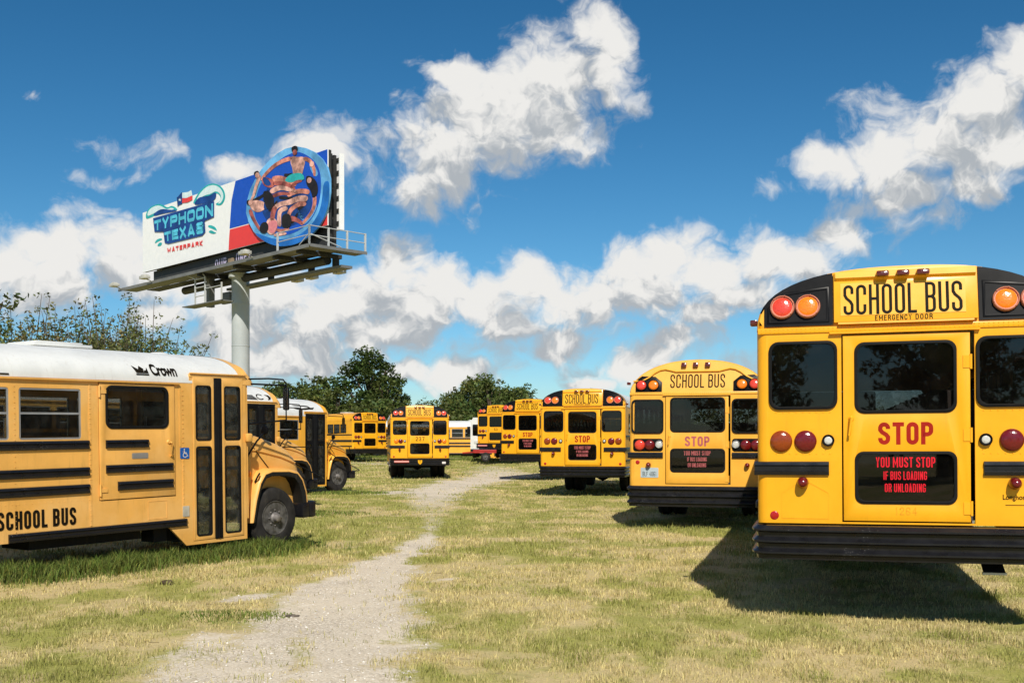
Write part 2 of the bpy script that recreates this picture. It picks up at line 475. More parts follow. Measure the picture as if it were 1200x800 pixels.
def _arc(cx, cy, rx, ry, a0, a1, n=6):
    return [(cx + rx * math.cos(math.radians(a0 + (a1 - a0) * i / n)), cy + ry * math.sin(math.radians(a0 + (a1 - a0) * i / n))) for i in range(n + 1)]
def glyph(c, w, h, t):
    """centre lines of one condensed gothic capital in a w x h cell for stroke thickness t: list of (points, closed)"""
    x0, x1, y0, y1 = t / 2, w - t / 2, t / 2, h - t / 2
    r = min((x1 - x0) / 2, h * 0.22); m = h * 0.52
    tl = lambda: _arc(x0 + r, y1 - r, r, r, 180, 90); tr = lambda: _arc(x1 - r, y1 - r, r, r, 90, 0)
    br = lambda: _arc(x1 - r, y0 + r, r, r, 0, -90); bl = lambda: _arc(x0 + r, y0 + r, r, r, 270, 180)
    rm = min(r, (y1 - m) / 2, (m - y0) / 2)
    if c in 'O0': return [(tl() + tr() + br() + bl(), True)]
    if c == 'C': return [([(x1, h * 0.66)] + tr()[::-1] + tl()[::-1] + bl()[::-1] + br()[::-1] + [(x1, h * 0.34)], False)]
    if c == 'G': return [([(x1, h * 0.68)] + tr()[::-1] + tl()[::-1] + bl()[::-1] + br()[::-1] + [(x1, h * 0.46), (w * 0.52, h * 0.46)], False)]
    if c == 'S': return [([(x1, h * 0.70)] + tr()[::-1] + tl()[::-1] + [(x0, h * 0.66), (x0 + r * 0.45, h * 0.56), (x1 - r * 0.45, h * 0.44), (x1, h * 0.34)] + br() + bl() + [(x0, h * 0.30)], False)]
    if c == 'U': return [([(x0, h)] + bl()[::-1] + br()[::-1] + [(x1, h)], False)]
    if c == 'J': return [([(x0, h * .3)] + bl()[::-1] + br()[::-1] + [(x1, h)], False)]
    if c == 'H': return [([(x0, 0), (x0, h)], False), ([(x1, 0), (x1, h)], False), ([(x0, m), (x1, m)], False)]
    if c == 'L': return [([(x0, h), (x0, y0), (w, y0)], False)]
    if c == 'T': return [([(0, y1), (w, y1)], False), ([(w / 2, 0), (w / 2, y1)], False)]
    if c in 'I1': return [([(w / 2, 0), (w / 2, h)], False)] if c == 'I' else [([(w * .25, h * .78), (w * .55, h - t * .3), (w * .55, 0)], False)]
    if c == 'E': return [([(w, y1), (x0, y1), (x0, y0), (w, y0)], False), ([(x0, m), (w * 0.9, m)], False)]
    if c == 'F': return [([(w, y1), (x0, y1), (x0, 0)], False), ([(x0, m), (w * 0.9, m)], False)]
    if c == 'D': return [([(x0, y0), (x0, y1)] + tr() + br(), True)]
    if c == 'P': return [([(x0, 0), (x0, y1)] + tr() + _arc(x1 - rm, h * .45 + rm, rm, rm, 0, -90) + [(x0, h * .45)], False)]
    if c == 'R': return [([(x0, 0), (x0, y1)] + tr() + _arc(x1 - rm, m + rm, rm, rm, 0, -90) + [(x0, m)], False), ([(w * .5, m), (x1, m * .5), (x1, 0)], False)]
    if c == 'B': return [([(x0, m), (x0, y1)] + _arc(x1 - rm, y1 - rm, rm, rm, 90, 0) + _arc(x1 - rm, m + rm, rm, rm, 0, -90), True), ([(x0, m), (x0, y0)] + _arc(x1 - rm, y0 + rm, rm, rm, 270, 360) + _arc(x1 - rm, m - rm, rm, rm, 0, 90), True)]
    if c == 'A': return [([(x0, 0), (w * .5 - t * .1, h - t * .2), (w * .5 + t * .1, h - t * .2), (x1, 0)], False), ([(w * .22, h * .28), (w * .78, h * .28)], False)]
    if c == 'N': return [([(x0, 0), (x0, h)], False), ([(x1, 0), (x1, h)], False), ([(x0, h - t * .4), (x1, t * .4)], False)]
    if c == 'M': return [([(x0, 0), (x0, h)], False), ([(x1, 0), (x1, h)], False), ([(x0, h - t * .4), (w / 2, h * .3), (x1, h - t * .4)], False)]
    if c == 'W': return [([(x0, h), (w * .27, t * .3), (w / 2, h * .72), (w * .73, t * .3), (x1, h)], False)]
    if c == 'Y': return [([(x0, h), (w / 2, h * .42), (x1, h)], False), ([(w / 2, h * .44), (w / 2, 0)], False)]
    if c == 'K': return [([(x0, 0), (x0, h)], False), ([(x1, h), (x0 + t * .3, h * .42), (x1, 0)], False)]
    if c == 'X': return [([(x0, 0), (x1, h)], False), ([(x0, h), (x1, 0)], False)]
    if c == '2': return [([(x0, h * .72)] + tl() + tr() + [(x1, h * .62), (x0, y0 + t * .2), (x0, y0), (w, y0)], False)]
    if c == '3': return [([(x0, h * .74)] + tl() + tr() + [(x1, m + rm), (x1 - rm, m), (w * .4, m), (x1 - rm, m), (x1, m - rm)] + br() + bl() + [(x0, h * .26)], False)]
    if c == '4': return [([(w * .7, 0), (w * .7, h), (x0, h * .32), (w, h * .32)], False)]
    if c == '5': return [([(w, y1), (x0, y1), (x0, m), (x1 - rm, m + t * .2), (x1, m - rm)] + br() + bl() + [(x0, h * .26)], False)]
    if c == '6': return [([(x1, h * .74)] + tr()[::-1] + tl()[::-1] + bl()[::-1] + br()[::-1] + [(x1, m - rm), (x1 - rm, m), (x0, m)], False)]
    if c == '7': return [([(0, y1), (x1, y1), (w * .4, 0)], False)]
    if c == '?': return [([(x0, h * .72)] + tl() + tr() + [(x1, h * .62), (w / 2, h * .42), (w / 2, h * .28)], False), ([(w / 2, 0), (w / 2, t)], False)]
    return []
_wide = {'M': 1.32, 'W': 1.4, 'I': 0.42, '1': 0.6, ' ': 0.30, 'L': 0.86, 'T': 0.95, 'E': 0.9, 'F': 0.88}
def gothic(mb, s, x0, z0, x1, z1, fn, hgt=0.0, weight=0.30, gap=0.28, mapper=None):
    """condensed gothic lettering built from mitred strokes; weight = stroke / letter width"""
    units = [_wide.get(c, 1.0) for c in s]
    total = sum(units) + gap * (len(s) - 1)
    cw = abs(x1 - x0) / total; sg = 1 if x1 > x0 else -1; h = z1 - z0; t = weight * cw
    x = 0.0; k = 0
    for c, u in zip(s, units):
        w = u * cw
        for pts, closed in glyph(c, w, h, min(t, h * 0.30)):
            q = [pts[0]]
            for p in pts[1:]:
                if math.hypot(p[0] - q[-1][0], p[1] - q[-1][1]) > 1e-6: q.append(p)
            if closed and math.hypot(q[0][0] - q[-1][0], q[0][1] - q[-1][1]) < 1e-6: q.pop()
            n = len(q); hw = min(t, h * 0.30) / 2; L_, R_ = [], []
            for i in range(n):
                a = q[(i - 1) % n] if (closed or i > 0) else None; b = q[(i + 1) % n] if (closed or i < n - 1) else None
                def nrm(p, r_):
                    dx, dy = r_[0] - p[0], r_[1] - p[1]; l = math.hypot(dx, dy); return (-dy / l, dx / l)
                if a is None: nx, ny = nrm(q[i], b); f = 1
                elif b is None: nx, ny = nrm(a, q[i]); f = 1
                else:
                    n1, n2 = nrm(a, q[i]), nrm(q[i], b); nx, ny = n1[0] + n2[0], n1[1] + n2[1]; l = math.hypot(nx, ny)
                    if l < 1e-3: nx, ny, f = n1[0], n1[1], 1
                    else:
                        nx, ny = nx / l, ny / l; f = min(1.6, 1 / max(0.35, nx * n1[0] + ny * n1[1]))
                L_.append((q[i][0] + nx * hw * f, q[i][1] + ny * hw * f)); R_.append((q[i][0] - nx * hw * f, q[i][1] - ny * hw * f))
            vs = []
            for (px, py) in L_ + R_:
                a_, b_ = x0 + sg * (x + px), z0 + py
                if mapper: a_, b_ = mapper((x + px) / abs(x1 - x0), py / h)
                vs.append(fn(a_, b_, hgt + 0.0003 * (k % 4)))
            fs = [(i, (i + 1) % n, n + (i + 1) % n, n + i) for i in range(n if closed else n - 1)]
            mb.add(vs, fs); k += 1
        x += w + gap * cw

def hit(M, axis, val, px, py):
    """where the sight line through photo pixel (px, py) meets the local plane axis = val of frame M"""
    Mi = M.inverted()
    o = Mi @ Vector((0, 0, CAMH)); p = Mi @ Vector(((px - 600) / F, 1.0, CAMH + (HOR - py) / F))
    d = p - o; t = (val - o[axis]) / d[axis]
    return o + d * t
def ground(px, py):
    D = F * CAMH / (py - HOR)
    return Vector(((px - 600) / F * D, D, 0))
def gz(x, y):
    """height of the lot: flat near the camera, rising gently at the far end"""
    t = min(1, max(0, (y - 42) / 25)); t = t * t * (3 - 2 * t)
    return 0.32 * t

# ------------------------------------------------------------------ buses seen from behind
paint('lamp_ring', (0.55, 0.20, 0.12), 0.4, 0.1, 0.4)
def profile(hw, zb, zt, ex, n=28):
    pts = []
    for i in range(n + 1):
        th = math.pi * (1 - i / n)
        c, s = math.cos(th), math.sin(th)
        x = math.copysign(abs(c) ** (2 / ex), c) * hw
        z = zb + (abs(s) ** (2 / ex)) * (zt - zb)
        pts.append((x, z))
    return pts
def prof_z(x, hw, zb, zt, ex):
    t = min(1.0, abs(x) / hw)
    return zb + (zt - zb) * (max(0.0, 1 - t ** ex)) ** (1 / ex)

_shared = {}
def shared(key, make):
    if key not in _shared: _shared[key] = make()
    return _shared[key]

def wheel(parent, x, y, z, R, side, dual=False, name='wheel', seen=True):
    """tyre with tread and sidewall, steel disc with hand holes, hub and nuts; side = +1 faces local +x"""
    def tyre():
        mb = MB(); W = 0.25
        mb.lathe([(R * 0.56, 0.02), (R * 0.60, -0.015), (R * 0.80, -0.02), (R * 0.93, -0.005), (R * 0.985, 0.03), (R, 0.055), (R, 0.075), (R * 0.975, 0.078), (R * 0.975, 0.09), (R, 0.093),
                  (R, 0.12), (R * 0.975, 0.123), (R * 0.975, 0.135), (R, 0.138), (R, W - 0.06), (R * 0.985, W - 0.03), (R * 0.93, W), (R * 0.8, W + 0.02), (R * 0.56, W - 0.02)], (0, 0, 0), (-1, 0, 0), 40)
        return mb.mesh('tyre')
    def rim():
        mb = MB(); r = R * 0.57
        mb.lathe([(r, 0.0), (r, -0.012), (r * 0.95, -0.012), (r * 0.93, 0.05), (r * 0.86, 0.075), (r * 0.62, 0.055), (r * 0.55, 0.02), (r * 0.5, 0.02), (r * 0.3, 0.03), (0.001, 0.03)], (0, 0, 0), (-1, 0, 0), 36)
        for q in range(8):
            a = 2 * math.pi * (q + 0.5) / 8
            c = Vector((-0.062, math.cos(a) * r * 0.74, math.sin(a) * r * 0.74))
            mb.lathe([(r * 0.10, 0.0), (r * 0.085, 0.004)], c, (1, -0.0, 0), 10)
        return mb.mesh('rim')
    def hub():
        mb = MB(); r = R * 0.57
        mb.lathe([(r * 0.34, -0.03), (r * 0.32, 0.015), (r * 0.25, 0.03), (r * 0.22, 0.075), (r * 0.12, 0.09), (0.001, 0.09)], (0, 0, 0), (1, 0, 0), 24)
        return mb.mesh('hub')
    def nut():
        mb = MB(); r = R * 0.57
        mb.lathe([(r * 0.06, -0.03), (r * 0.06, 0.018), (r * 0.035, 0.022)], (0, 0, 0), (1, 0, 0), 6)
        return mb.mesh('wheel_nut')
    t = place(name, shared(('tyre', R), tyre), 'tyre_rubber', parent)
    t.location = (x, y, z)
    if side < 0: t.rotation_euler = (0, 0, math.pi)
    r_ = place('rim', shared(('rim', R), rim), 'rim_steel', t)
    place('hub', shared(('hub', R), hub), 'hub_metal', t)
    if seen:
        nm = MB(); r = R * 0.57
        for q in range(8):
            a = 2 * math.pi * q / 8
            nm.lathe([(r * 0.055, -0.035), (r * 0.055, 0.012), (r * 0.03, 0.016)], (-0.0, math.cos(a) * r * 0.45, math.sin(a) * r * 0.45), (1, 0, 0), 6)
        place('wheel_nut', shared(('nuts', R), lambda: nm.mesh('wheel_nut')), 'hub_metal', t)
    if dual:
        t2 = place('wheel', shared(('tyre', R), tyre), 'tyre_rubber', parent)
        t2.location = (x - side * 0.30, y, z)
        if side < 0: t2.rotation_euler = (0, 0, math.pi)
    return t

def seat_mesh():
    mb = MB()
    mb.box(-0.46, 0.46, -0.02, 0.09, 0.40, 1.05)
    mb.box(-0.46, 0.46, 0.09, 0.50, 0.36, 0.47)
    mb.box(-0.42, -0.38, 0.05, 0.45, 0.0, 0.38)
    mb.box(0.38, 0.42, 0.05, 0.45, 0.0, 0.38)
    return mb.mesh('seat', bevel=0.03, seg=2)

def dome_mesh(r, h):
    mb = MB()
    mb.lathe([(r, -0.01), (r, 0.25 * h), (r * 0.96, 0.45 * h), (r * 0.82, 0.72 * h), (r * 0.55, 0.92 * h), (r * 0.28, 0.99 * h), (0.001, h)], (0, 0, 0), (0, -1, 0), 26)
    return mb.mesh('lens', sharp=60)
def bezel_mesh(r):
    mb = MB()
    mb.lathe([(r * 0.9, 0.0), (r * 1.13, 0.0), (r * 1.13, 0.018), (r * 1.08, 0.03), (r * 1.0, 0.034), (r * 0.97, 0.02)], (0, 0, 0), (0, -1, 0), 26)
    for q in range(6):
        a = 2 * math.pi * q / 6 + 0.3
        mb.lathe([(r * 0.045, 0.02), (r * 0.045, 0.042), (0.001, 0.043)], (math.cos(a) * r * 1.04, 0, math.sin(a) * r * 1.04), (0, -1, 0), 6)
    return mb.mesh('bezel')
def lamp(parent, name, x, y, z, r, mat, h=0.045, bezel='black_rubber', tilt=0.0, label=None):
    if bezel:
        b = place(name, shared(('bezel', r, bezel), lambda: bezel_mesh(r)), bezel, parent, label)
        me = shared(('dome', r, h, mat), lambda: dome_mesh(r, h))
        l = place('lens', me, mat, b)
        b.location = (x, y, z); b.rotation_euler = (tilt, 0, 0)
        return b
    l = place(name, shared(('dome', r, h, mat), lambda: dome_mesh(r, h)), mat, parent, label)
    l.location = (x, y, z); l.rotation_euler = (tilt, 0, 0)
    return l

BUS_L = 9.6
def rear_bus(M, label, S, group="school buses parked with their backs to the lot"):
    A = S.get('style', 'A') == 'A'
    bus = empty('school_bus', M, label, 'school bus', group)
    Y = S.get('paint', 'bus_yellow'); hw = 1.2
    if A: zb, zt, ex, zl, lk = 2.50, 3.03, 2.5, 2.52, 0.20
    else: zb, zt, ex, zl, lk = 2.36, 3.00, 2.15, 2.40, 0.24
    dz = 0.0 if A else -0.105
    def lean(p):
        if p.z > zl and p.y < 0.3: p.y += (p.z - zl) * lk
        return p
    def flat(a, b, h): return (a, -h, b)
    tilt = -math.atan(lk)
    # back wall with its openings
    zf = 0.86 + dz
    pr = profile(hw * 0.985, zb, zt - 0.02, ex)
    outer = [(-1.12, zf), (1.12, zf), (1.12, zb)] + [(x, z) for x, z in reversed(pr) if z > zb + 0.005] + [(-1.12, zb)]
    if A:
        dx0, dx1, dz0, dz1 = -0.505, 0.535, 0.875, 2.455
        win = [(-1.09, 1.835, -0.548, 2.395), (0.555, 1.835, 1.09, 2.395)]
        dwin = (-0.392, 1.795, 0.388, 2.372); lwin = (-0.392, 1.04, 0.388, 1.458)
    else:
        dx0, dx1, dz0, dz1 = -0.56, 0.575, 0.795, 2.355
        win = [(-1.15, 1.70, -0.60, 2.285), (0.605, 1.70, 1.15, 2.285)]
        dwin = (-0.465, 1.72, 0.475, 2.315); lwin = (-0.465, 1.015, 0.475, 1.415)
    holes = [rr(*w, 0.07) for w in win] + [rect(dx0, dz0, dx1, dz1)]
    mb = MB(lean); mb.plate(outer, holes, lambda a, b, h: (a, h, b), 0.03)
    back = mb.build('rear_panel', Y, bus)
    # rounded rear corners
    for s in (-1, 1):
        mb = MB(); rings = []
        for z in (zf, zb + 0.05):
            rings.append([Vector((s * (1.12 + 0.08 * math.sin(math.radians(a))), 0.08 - 0.08 * math.cos(math.radians(a)), z)) for a in range(0, 91, 15)] + [Vector((s * 1.12, 0.08, z))])
        mb.loft(rings, closed=True, cap=True)
        mb.build('corner_post', Y, bus)
    # door
    mb = MB()
    g = 0.012
    mb.plate(rect(dx0 + g, dz0 + g, dx1 - 0.035, dz1 - g), [rr(*dwin, 0.07), rr(*lwin, 0.06)], lambda a, b, h: (a, -0.012 + h, b), 0.04)
    door = mb.build('emergency_door', Y, bus, bevel=0.004)
    def window(parent, w, r, tint, name):
        x0, z0, x1, z1 = w
        m = MB(); m.plate(rr(x0 - 0.010, z0 - 0.010, x1 + 0.010, z1 + 0.010, r + 0.01), [rr(x0 + 0.016, z0 + 0.016, x1 - 0.016, z1 - 0.016, r)], lambda a, b, h: (a, -0.022 + h, b), 0.04)
        sl_ = m.build(name, 'black_rubber', parent, bevel=0.006)
        m = MB(); m.plate(rr(x0 + 0.01, z0 + 0.01, x1 - 0.01, z1 - 0.01, r), [], lambda a, b, h: (a, 0.002 + h, b), 0.005)
        p = m.build('pane', tint, sl_ if parent is bus else parent)
        return sl_
    for w in win: window(bus, w, 0.07, 'glass_dark', 'rear_window')
    window(door, dwin, 0.07, 'glass_dark', 'window_seal')
    window(door, lwin, 0.06, 'glass_dark', 'window_seal')
    # dark liner close behind the lower pane
    mb = MB(); mb.box(lwin[0] - 0.05, lwin[2] + 0.05, 0.034, 0.04, lwin[1] - 0.05, lwin[3] + 0.05); mb.build('door_liner', 'interior_dark', door)
    # door handle, hinges
    mb = MB(); mb.tube([(dx0 + 0.075, -0.012, 1.76 + dz), (dx0 + 0.075, -0.05, 1.75 + dz), (dx0 + 0.06, -0.055, 1.60 + dz)], [0.012, 0.013, 0.010], 8)
    mb.lathe([(0.025, 0), (0.02, 0.012)], (dx0 + 0.075, -0.012, 1.745 + dz), (0, -1, 0), 12)
    mb.build('handle', Y, door)
    for hz in (2.2, 1.6, 1.0):
        mb = MB(); mb.tube([(dx1 - 0.03, -0.014, hz + dz - 0.06), (dx1 - 0.03, -0.014, hz + dz + 0.06)], 0.011, 8); mb.box(dx1 - 0.09, dx1 - 0.03, -0.018, -0.011, hz + dz - 0.05, hz + dz + 0.05)
        mb.build('hinge', Y, door)
    # header seam and drip rail
    hz0 = 2.462 if A else 2.362
    mb = MB(lean); mb.box(-1.19, 1.19, -0.012, 0.01, hz0 + 0.012, hz0 + 0.062); mb.build('header_band', Y, bus, bevel=0.004)
    mb = MB(lean); mb.box(-0.60, 0.575, -0.036, 0.004, hz0 - 0.004, hz0 + 0.010); mb.build('drip_rail', Y, bus)
    if A:
        mb = MB(lean); mb.box(-0.53, 0.53, -0.050, 0.004, 2.535, 2.55); mb.build('sign_ledge', Y, bus)
    riv = MB(lean)
    if S.get('rivets', True):
        for i in range(64):
            x = -1.16 + 2.32 * i / 63
            for zz in (hz0 + 0.026, hz0 + 0.048):
                riv.lathe([(0.006, 0.0), (0.0045, 0.004)], (x, -0.011, zz), (0, -1, 0), 6)
        for zz in (1.80 + dz, 1.45 + dz):
            for i in range(9):
                for s in (-1, 1): riv.lathe([(0.006, 0.0), (0.0045, 0.004)], (s * (0.60 + 0.055 * i), 0.0, zz), (0, -1, 0), 6)
        tag(riv.build('rivets', Y, bus), kind='stuff')
    # roof cap and roof
    n = 28
    def ring(y, k, drop=0.0):
        return [Vector((x * k, y, zb + (z - zb) * 1.0 - drop * ((z - zb) / (zt - zb)))) for x, z in profile(hw, zb, zt, ex, n)]
    rings = [ring(0.0, 0.985, 0.02), ring(0.012, 0.995, 0.006), ring(0.03, 1.0, 0.0), ring(0.09, 1.0, 0.0), ring(0.299, 1.0, -0.0)]
    mb = MB(lean); mb.loft(rings)
    if A:
        # black side fields of the cap run over its edge
        for fi, f in enumerate(mb.f):
            cx = sum(mb.v[i][0] for i in f) / len(f); cy = sum(mb.v[i][1] for i in f) / len(f)
            if 0.57 < abs(cx) < 1.16 and cy < 0.16: mb.mi[fi] = 1
    mb.build('roof_cap', [Y, 'black_paint'], bus, sharp=60)
    mb = MB(); L = BUS_L
    rk = 1.006
    mb.loft([[Vector((x * rk, y, z + 0.012)) for x, z in profile(hw, zb, zt, ex, n)] for y in (0.30 if A else 0.55, 2.0, 4.0, 6.0, 8.0, L - 0.25)] + [[Vector((x * 0.98, L, zb + (z - zb) * 0.8)) for x, z in profile(hw, zb, zt, ex, n)]])
    roof = mb.build('roof', S.get('roof', 'white_paint'), bus, sharp=60)
    if not A:
        mb = MB(); mb.loft([[Vector((x * 1.002, y, z + 0.004)) for x, z in profile(hw, zb, zt, ex, n)] for y in (0.25, 0.60)]); mb.build('roof_band', Y, bus, sharp=60)
    for yy in (2.6, 6.4):
        mb = MB(); mb.box(-0.32, 0.32, yy - 0.3, yy + 0.3, zt + 0.005, zt + 0.06); mb.build('roof_hatch', 'white_paint', roof, bevel=0.02)
    # upper corner fields, sign field, lettering
    if A:
        for s in (-1, 1):
            pts = [(s * 0.572, 2.535), (s * 1.135, 2.535)]
            for i in range(13):
                x = 1.135 - (1.135 - 0.572) * i / 12
                pts.append((s * x, prof_z(x, hw * 0.985, zb, zt - 0.02, ex) + 0.010))
            mb = MB(lean); mb.plate(pts, [], lambda a, b, h: (a, -0.014 + h, b), 0.02)
            mb.build('corner_panel', 'black_paint', bus)
            # raised frame round the lamp field
            mb = MB(lean); mb.plate([(s * 0.60, 2.56), (s * 1.11, 2.56), (s * 1.11, 2.70), (s * 0.98, 2.83), (s * 0.60, 2.87)], [[(s * 0.625, 2.58), (s * 1.085, 2.58), (s * 1.085, 2.69), (s * 0.965, 2.805), (s * 0.625, 2.845)]], lambda a, b, h: (a, -0.020 + h, b), 0.008)
            mb.build('corner_rim', 'black_paint', bus, bevel=0.003)
        pts = [(-0.562, 2.553), (0.562, 2.553)]
        for i in range(13):
            x = 0.562 - 1.124 * i / 12
            pts.append((x, prof_z(x, hw * 0.985, zb, zt - 0.02, ex) + 0.008))
        mb = MB(lean); mb.plate(pts, [], lambda a, b, h: (a, -0.045 + h, b), 0.05)
        sp = mb.build('sign_panel', Y, bus, bevel=0.012)
        # brow above the lettering
        mb = MB(lean)
        mb.add([(-0.55, -0.046, 2.905), (0.55, -0.046, 2.905), (0.55, -0.075, 2.93), (-0.55, -0.075, 2.93), (-0.55, -0.062, 2.985), (0.55, -0.062, 2.985)], [(0, 1, 2, 3), (3, 2, 5, 4)])
        mb.build('brow', Y, sp, recalc=False)
        mb = MB(lean); mb.plate(rect(-0.51, 2.606, 0.47, 2.885), [], lambda a, b, h: (a, -0.049 + h, b), 0.01)
        mb.build('sign_plate', 'sign_yellow', sp)
        mb = MB(lean); gothic(mb, 'SCHOOL BUS', -0.485, 2.612, 0.445, 2.868, flat, 0.051, 0.29, 0.26)
        mb.build('lettering', 'letter_black', sp, recalc=False)
        if S.get('edoor', True):
            for word, xa, xb in (('EMERGENCY', -0.235, 0.052), ('DOOR', 0.082, 0.215)):
                mb = MB(lean); gothic(mb, word, xa, 2.557, xb, 2.601, flat, 0.0472, 0.26, 0.42)
                mb.build('lettering', 'letter_black', sp, recalc=False)
        for x in (-0.173, -0.013, 0.143):
            mb = MB(lean); mb.box(x - 0.05, x + 0.05, -0.135, -0.05, 2.925, 2.972); mb.build('marker_lamp', 'lens_maroon', bus, bevel=0.012)
        for (x, c) in ((-0.985, 'lens_red'), (-0.775, 'lens_amber'), (0.775, 'lens_amber'), (0.985, 'lens_red')):
            z = 2.70; y = (z - zl) * lk - 0.016
            lamp(bus, 'warning_lamp', x, y, z, 0.092, c, 0.034, 'lamp_ring', tilt)
        lz = 1.557
        for (x, c) in S.get('tail', ((-1.0, 'lens_brown'), (-0.80, 'lens_dark_red'), (0.81, 'lens_dark_red'), (1.01, 'lens_brown'))):
            lamp(bus, 'tail_lamp', x, -0.002, lz, 0.092, c, 0.042, None)
        for x in (-0.615, 0.615): lamp(bus, 'reversing_lamp', x, -0.002, lz + 0.005, 0.045, 'lens_clear', 0.025, 'black_rubber')
        rubs = [(-1.225, -0.61), (0.60, 1.225)]; rz0, rz1 = 1.268, 1.385
        for (x, z) in ((-0.825, 1.205), (0.83, 1.205)): lamp(bus, 'brake_lamp', x, -0.0, z, 0.05, 'lens_dark_red', 0.11, None)
        for x in (-1.06, 1.06): lamp(bus, 'reflector', x, -0.0, 0.925, 0.037, 'lens_reflector', 0.008, None)
        # licence plate pocket pressed into the left corner
        mb = MB(); mb.plate([(-1.0, 0.90), (-0.61, 0.90), (-0.61, 1.12), (-0.77, 1.21), (-0.86, 1.21), (-1.0, 1.12)], [[(-0.994, 0.906), (-0.616, 0.906), (-0.616, 1.117), (-0.772, 1.204), (-0.858, 1.204), (-0.994, 1.117)]], lambda a, b, h: (a, -0.003 + h, b), 0.006)
        mb.build('plate_pocket', Y, bus)
    else:
        for s in (-1, 1):
            m_ = [(s * 1.09, 2.415), (s * 0.62, 2.415), (s * 0.62, 2.60), (s * 0.74, 2.70), (s * 0.98, 2.715), (s * 1.06, 2.66), (s * 1.09, 2.58)]
            mb = MB(lean); mb.plate(m_, [], lambda a, b, h: (a, -0.008 + h, b), 0.012); mb.build('lamp_recess', 'black_paint', bus, bevel=0.004)
            for (x, c) in ((0.985, 'lens_red'), (0.77, 'lens_amber')):
                z = 2.545
                lamp(bus, 'warning_lamp', s * x, (z - zl) * lk - 0.012, z, 0.09, c, 0.045, 'black_rubber', tilt)
            mb = MB(); mb.plate(rr(min(s * 1.13, s * 0.60), 1.375, max(s * 1.13, s * 0.60), 1.60, 0.05), [], lambda a, b, h: (a, -0.008 + h, b), 0.012); mb.build('lamp_recess', 'black_paint', bus, bevel=0.004)
            for (x, c) in ((1.01, 'lens_red' if s < 0 else 'lens_dark_red'), (0.835, 'lens_dark_red')):
                lamp(bus, 'tail_lamp', s * x, -0.01, 1.485, 0.092, c, 0.05, None)
            lamp(bus, 'reversing_lamp', s * 0.665, -0.01, 1.50, 0.062, 'lens_clear', 0.03, 'aluminium')
        # raised eyebrow moulding over the sign
        arch = []
        for i in range(25):
            x = -1.13 + 2.26 * i / 24
            z = 2.62 + 0.22 / (1 + math.exp((abs(x) - 0.80) * 16)) - (0.05 if abs(x) < 0.42 else 0.05 * max(0, 1 - (abs(x) - 0.42) / 0.1))
            arch.append((x, -0.022, z))
        mb = MB(lean); mb.tube(arch, 0.014, 8); mb.build('moulding', Y, bus)
        mb = MB(lean); gothic(mb, 'SCHOOL BUS', -0.475, 2.495, 0.478, 2.735, flat, 0.004, 0.28, 0.30); mb.build('lettering', 'letter_black', bus, recalc=False)
        for x in (-0.24, -0.035, 0.175):
            mb = MB(lean); mb.box(x - 0.045, x + 0.045, -0.06, 0.02, 2.865, 2.945); mb.build('marker_lamp', 'lens_maroon', bus, bevel=0.012)
        rubs = [(-1.225, -0.60), (0.60, 1.225)]; rz0, rz1 = 1.255, 1.358
        for (x, z, r, h) in ((-0.855, 1.135, 0.045, 0.10), (0.86, 1.135, 0.045, 0.10)): lamp(bus, 'brake_lamp', x, 0, z, r, 'lens_dark_red', h, None)
        for s in (-1, 1): lamp(bus, 'reflector', s * 1.05, 0, 1.18, 0.037, 'lens_reflector', 0.01, None)
        mb = MB(); mb.plate(rr(-0.995, 0.91, -0.68, 1.085, 0.015), [], lambda a, b, h: (a, -0.008 + h, b), 0.006)
        pl = mb.build('licence_plate', 'plate_blue', bus)
        mb = MB(); gothic(mb, 'BLF 4061', -0.96, 0.935, -0.715, 1.015, flat, 0.009, 0.26, 0.3); mb.build('lettering', 'letter_black', pl, recalc=False)
    # STOP and warning lines, fleet number
    lc = S.get('stop')
    if lc:
        z0, z1 = (1.525, 1.71) if A else (1.465, 1.64)
        mb = MB(); gothic(mb, 'STOP', -0.215, z0, 0.215, z1, flat, 0.0130, 0.36, 0.20); mb.build('lettering', lc, door, recalc=False)
        for s, x0, x1, za, zbb in (('YOU MUST STOP', -0.235, 0.23, 1.335, 1.42), ('IF BUS LOADING', -0.175, 0.165, 1.232, 1.302), ('OR UNLOADING', -0.165, 0.155, 1.130, 1.200)):
            q = 0 if A else -0.03
            mb = MB(); gothic(mb, s, x0, za + q, x1, zbb + q, flat, 0.0005, 0.34, 0.26); mb.build('lettering', S.get('warn', 'letter_bright_red'), door, recalc=False)
    if S.get('number'):
        s, x0, z0, x1, z1, m_ = S['number']
        mb = MB(); gothic(mb, s, x0, z0, x1, z1, flat, 0.0130, 0.24, 0.35); mb.build('lettering', m_, door, recalc=False)
    if S.get('maker'):
        mb = MB(); add_text(mb, 'Longhorn', 0.74, 1.06, 0.93, 1.115, flat, 0.002, 0.02); mb.box(0.76, 0.90, -0.0015, 0.001, 1.026, 1.032); mb.build('lettering', 'letter_black', bus, recalc=False)
    # black rub rails on the back
    for x0, x1 in rubs:
        mb = MB()
        xa, xb = (x0, x1) if x0 < 0 else (x0, x1)
        secs = [(rz0, 0.0), (rz0 + 0.004, 0.026), (rz0 + 0.030, 0.030), (rz0 + 0.038, 0.016), (rz1 - 0.038, 0.016), (rz1 - 0.030, 0.030), (rz1 - 0.004, 0.026), (rz1, 0.0)]
        mb.loft([[Vector((x, -d, z)) for z, d in secs] for x in (xa, xb)], cap=True)
        mb.build('rub_rail', 'bumper_black', bus)
    # bumper, wrapping the corners
    b0, b1 = (0.563, 0.848) if A else (0.405, 0.765)
    hgt = b1 - b0
    secs = []
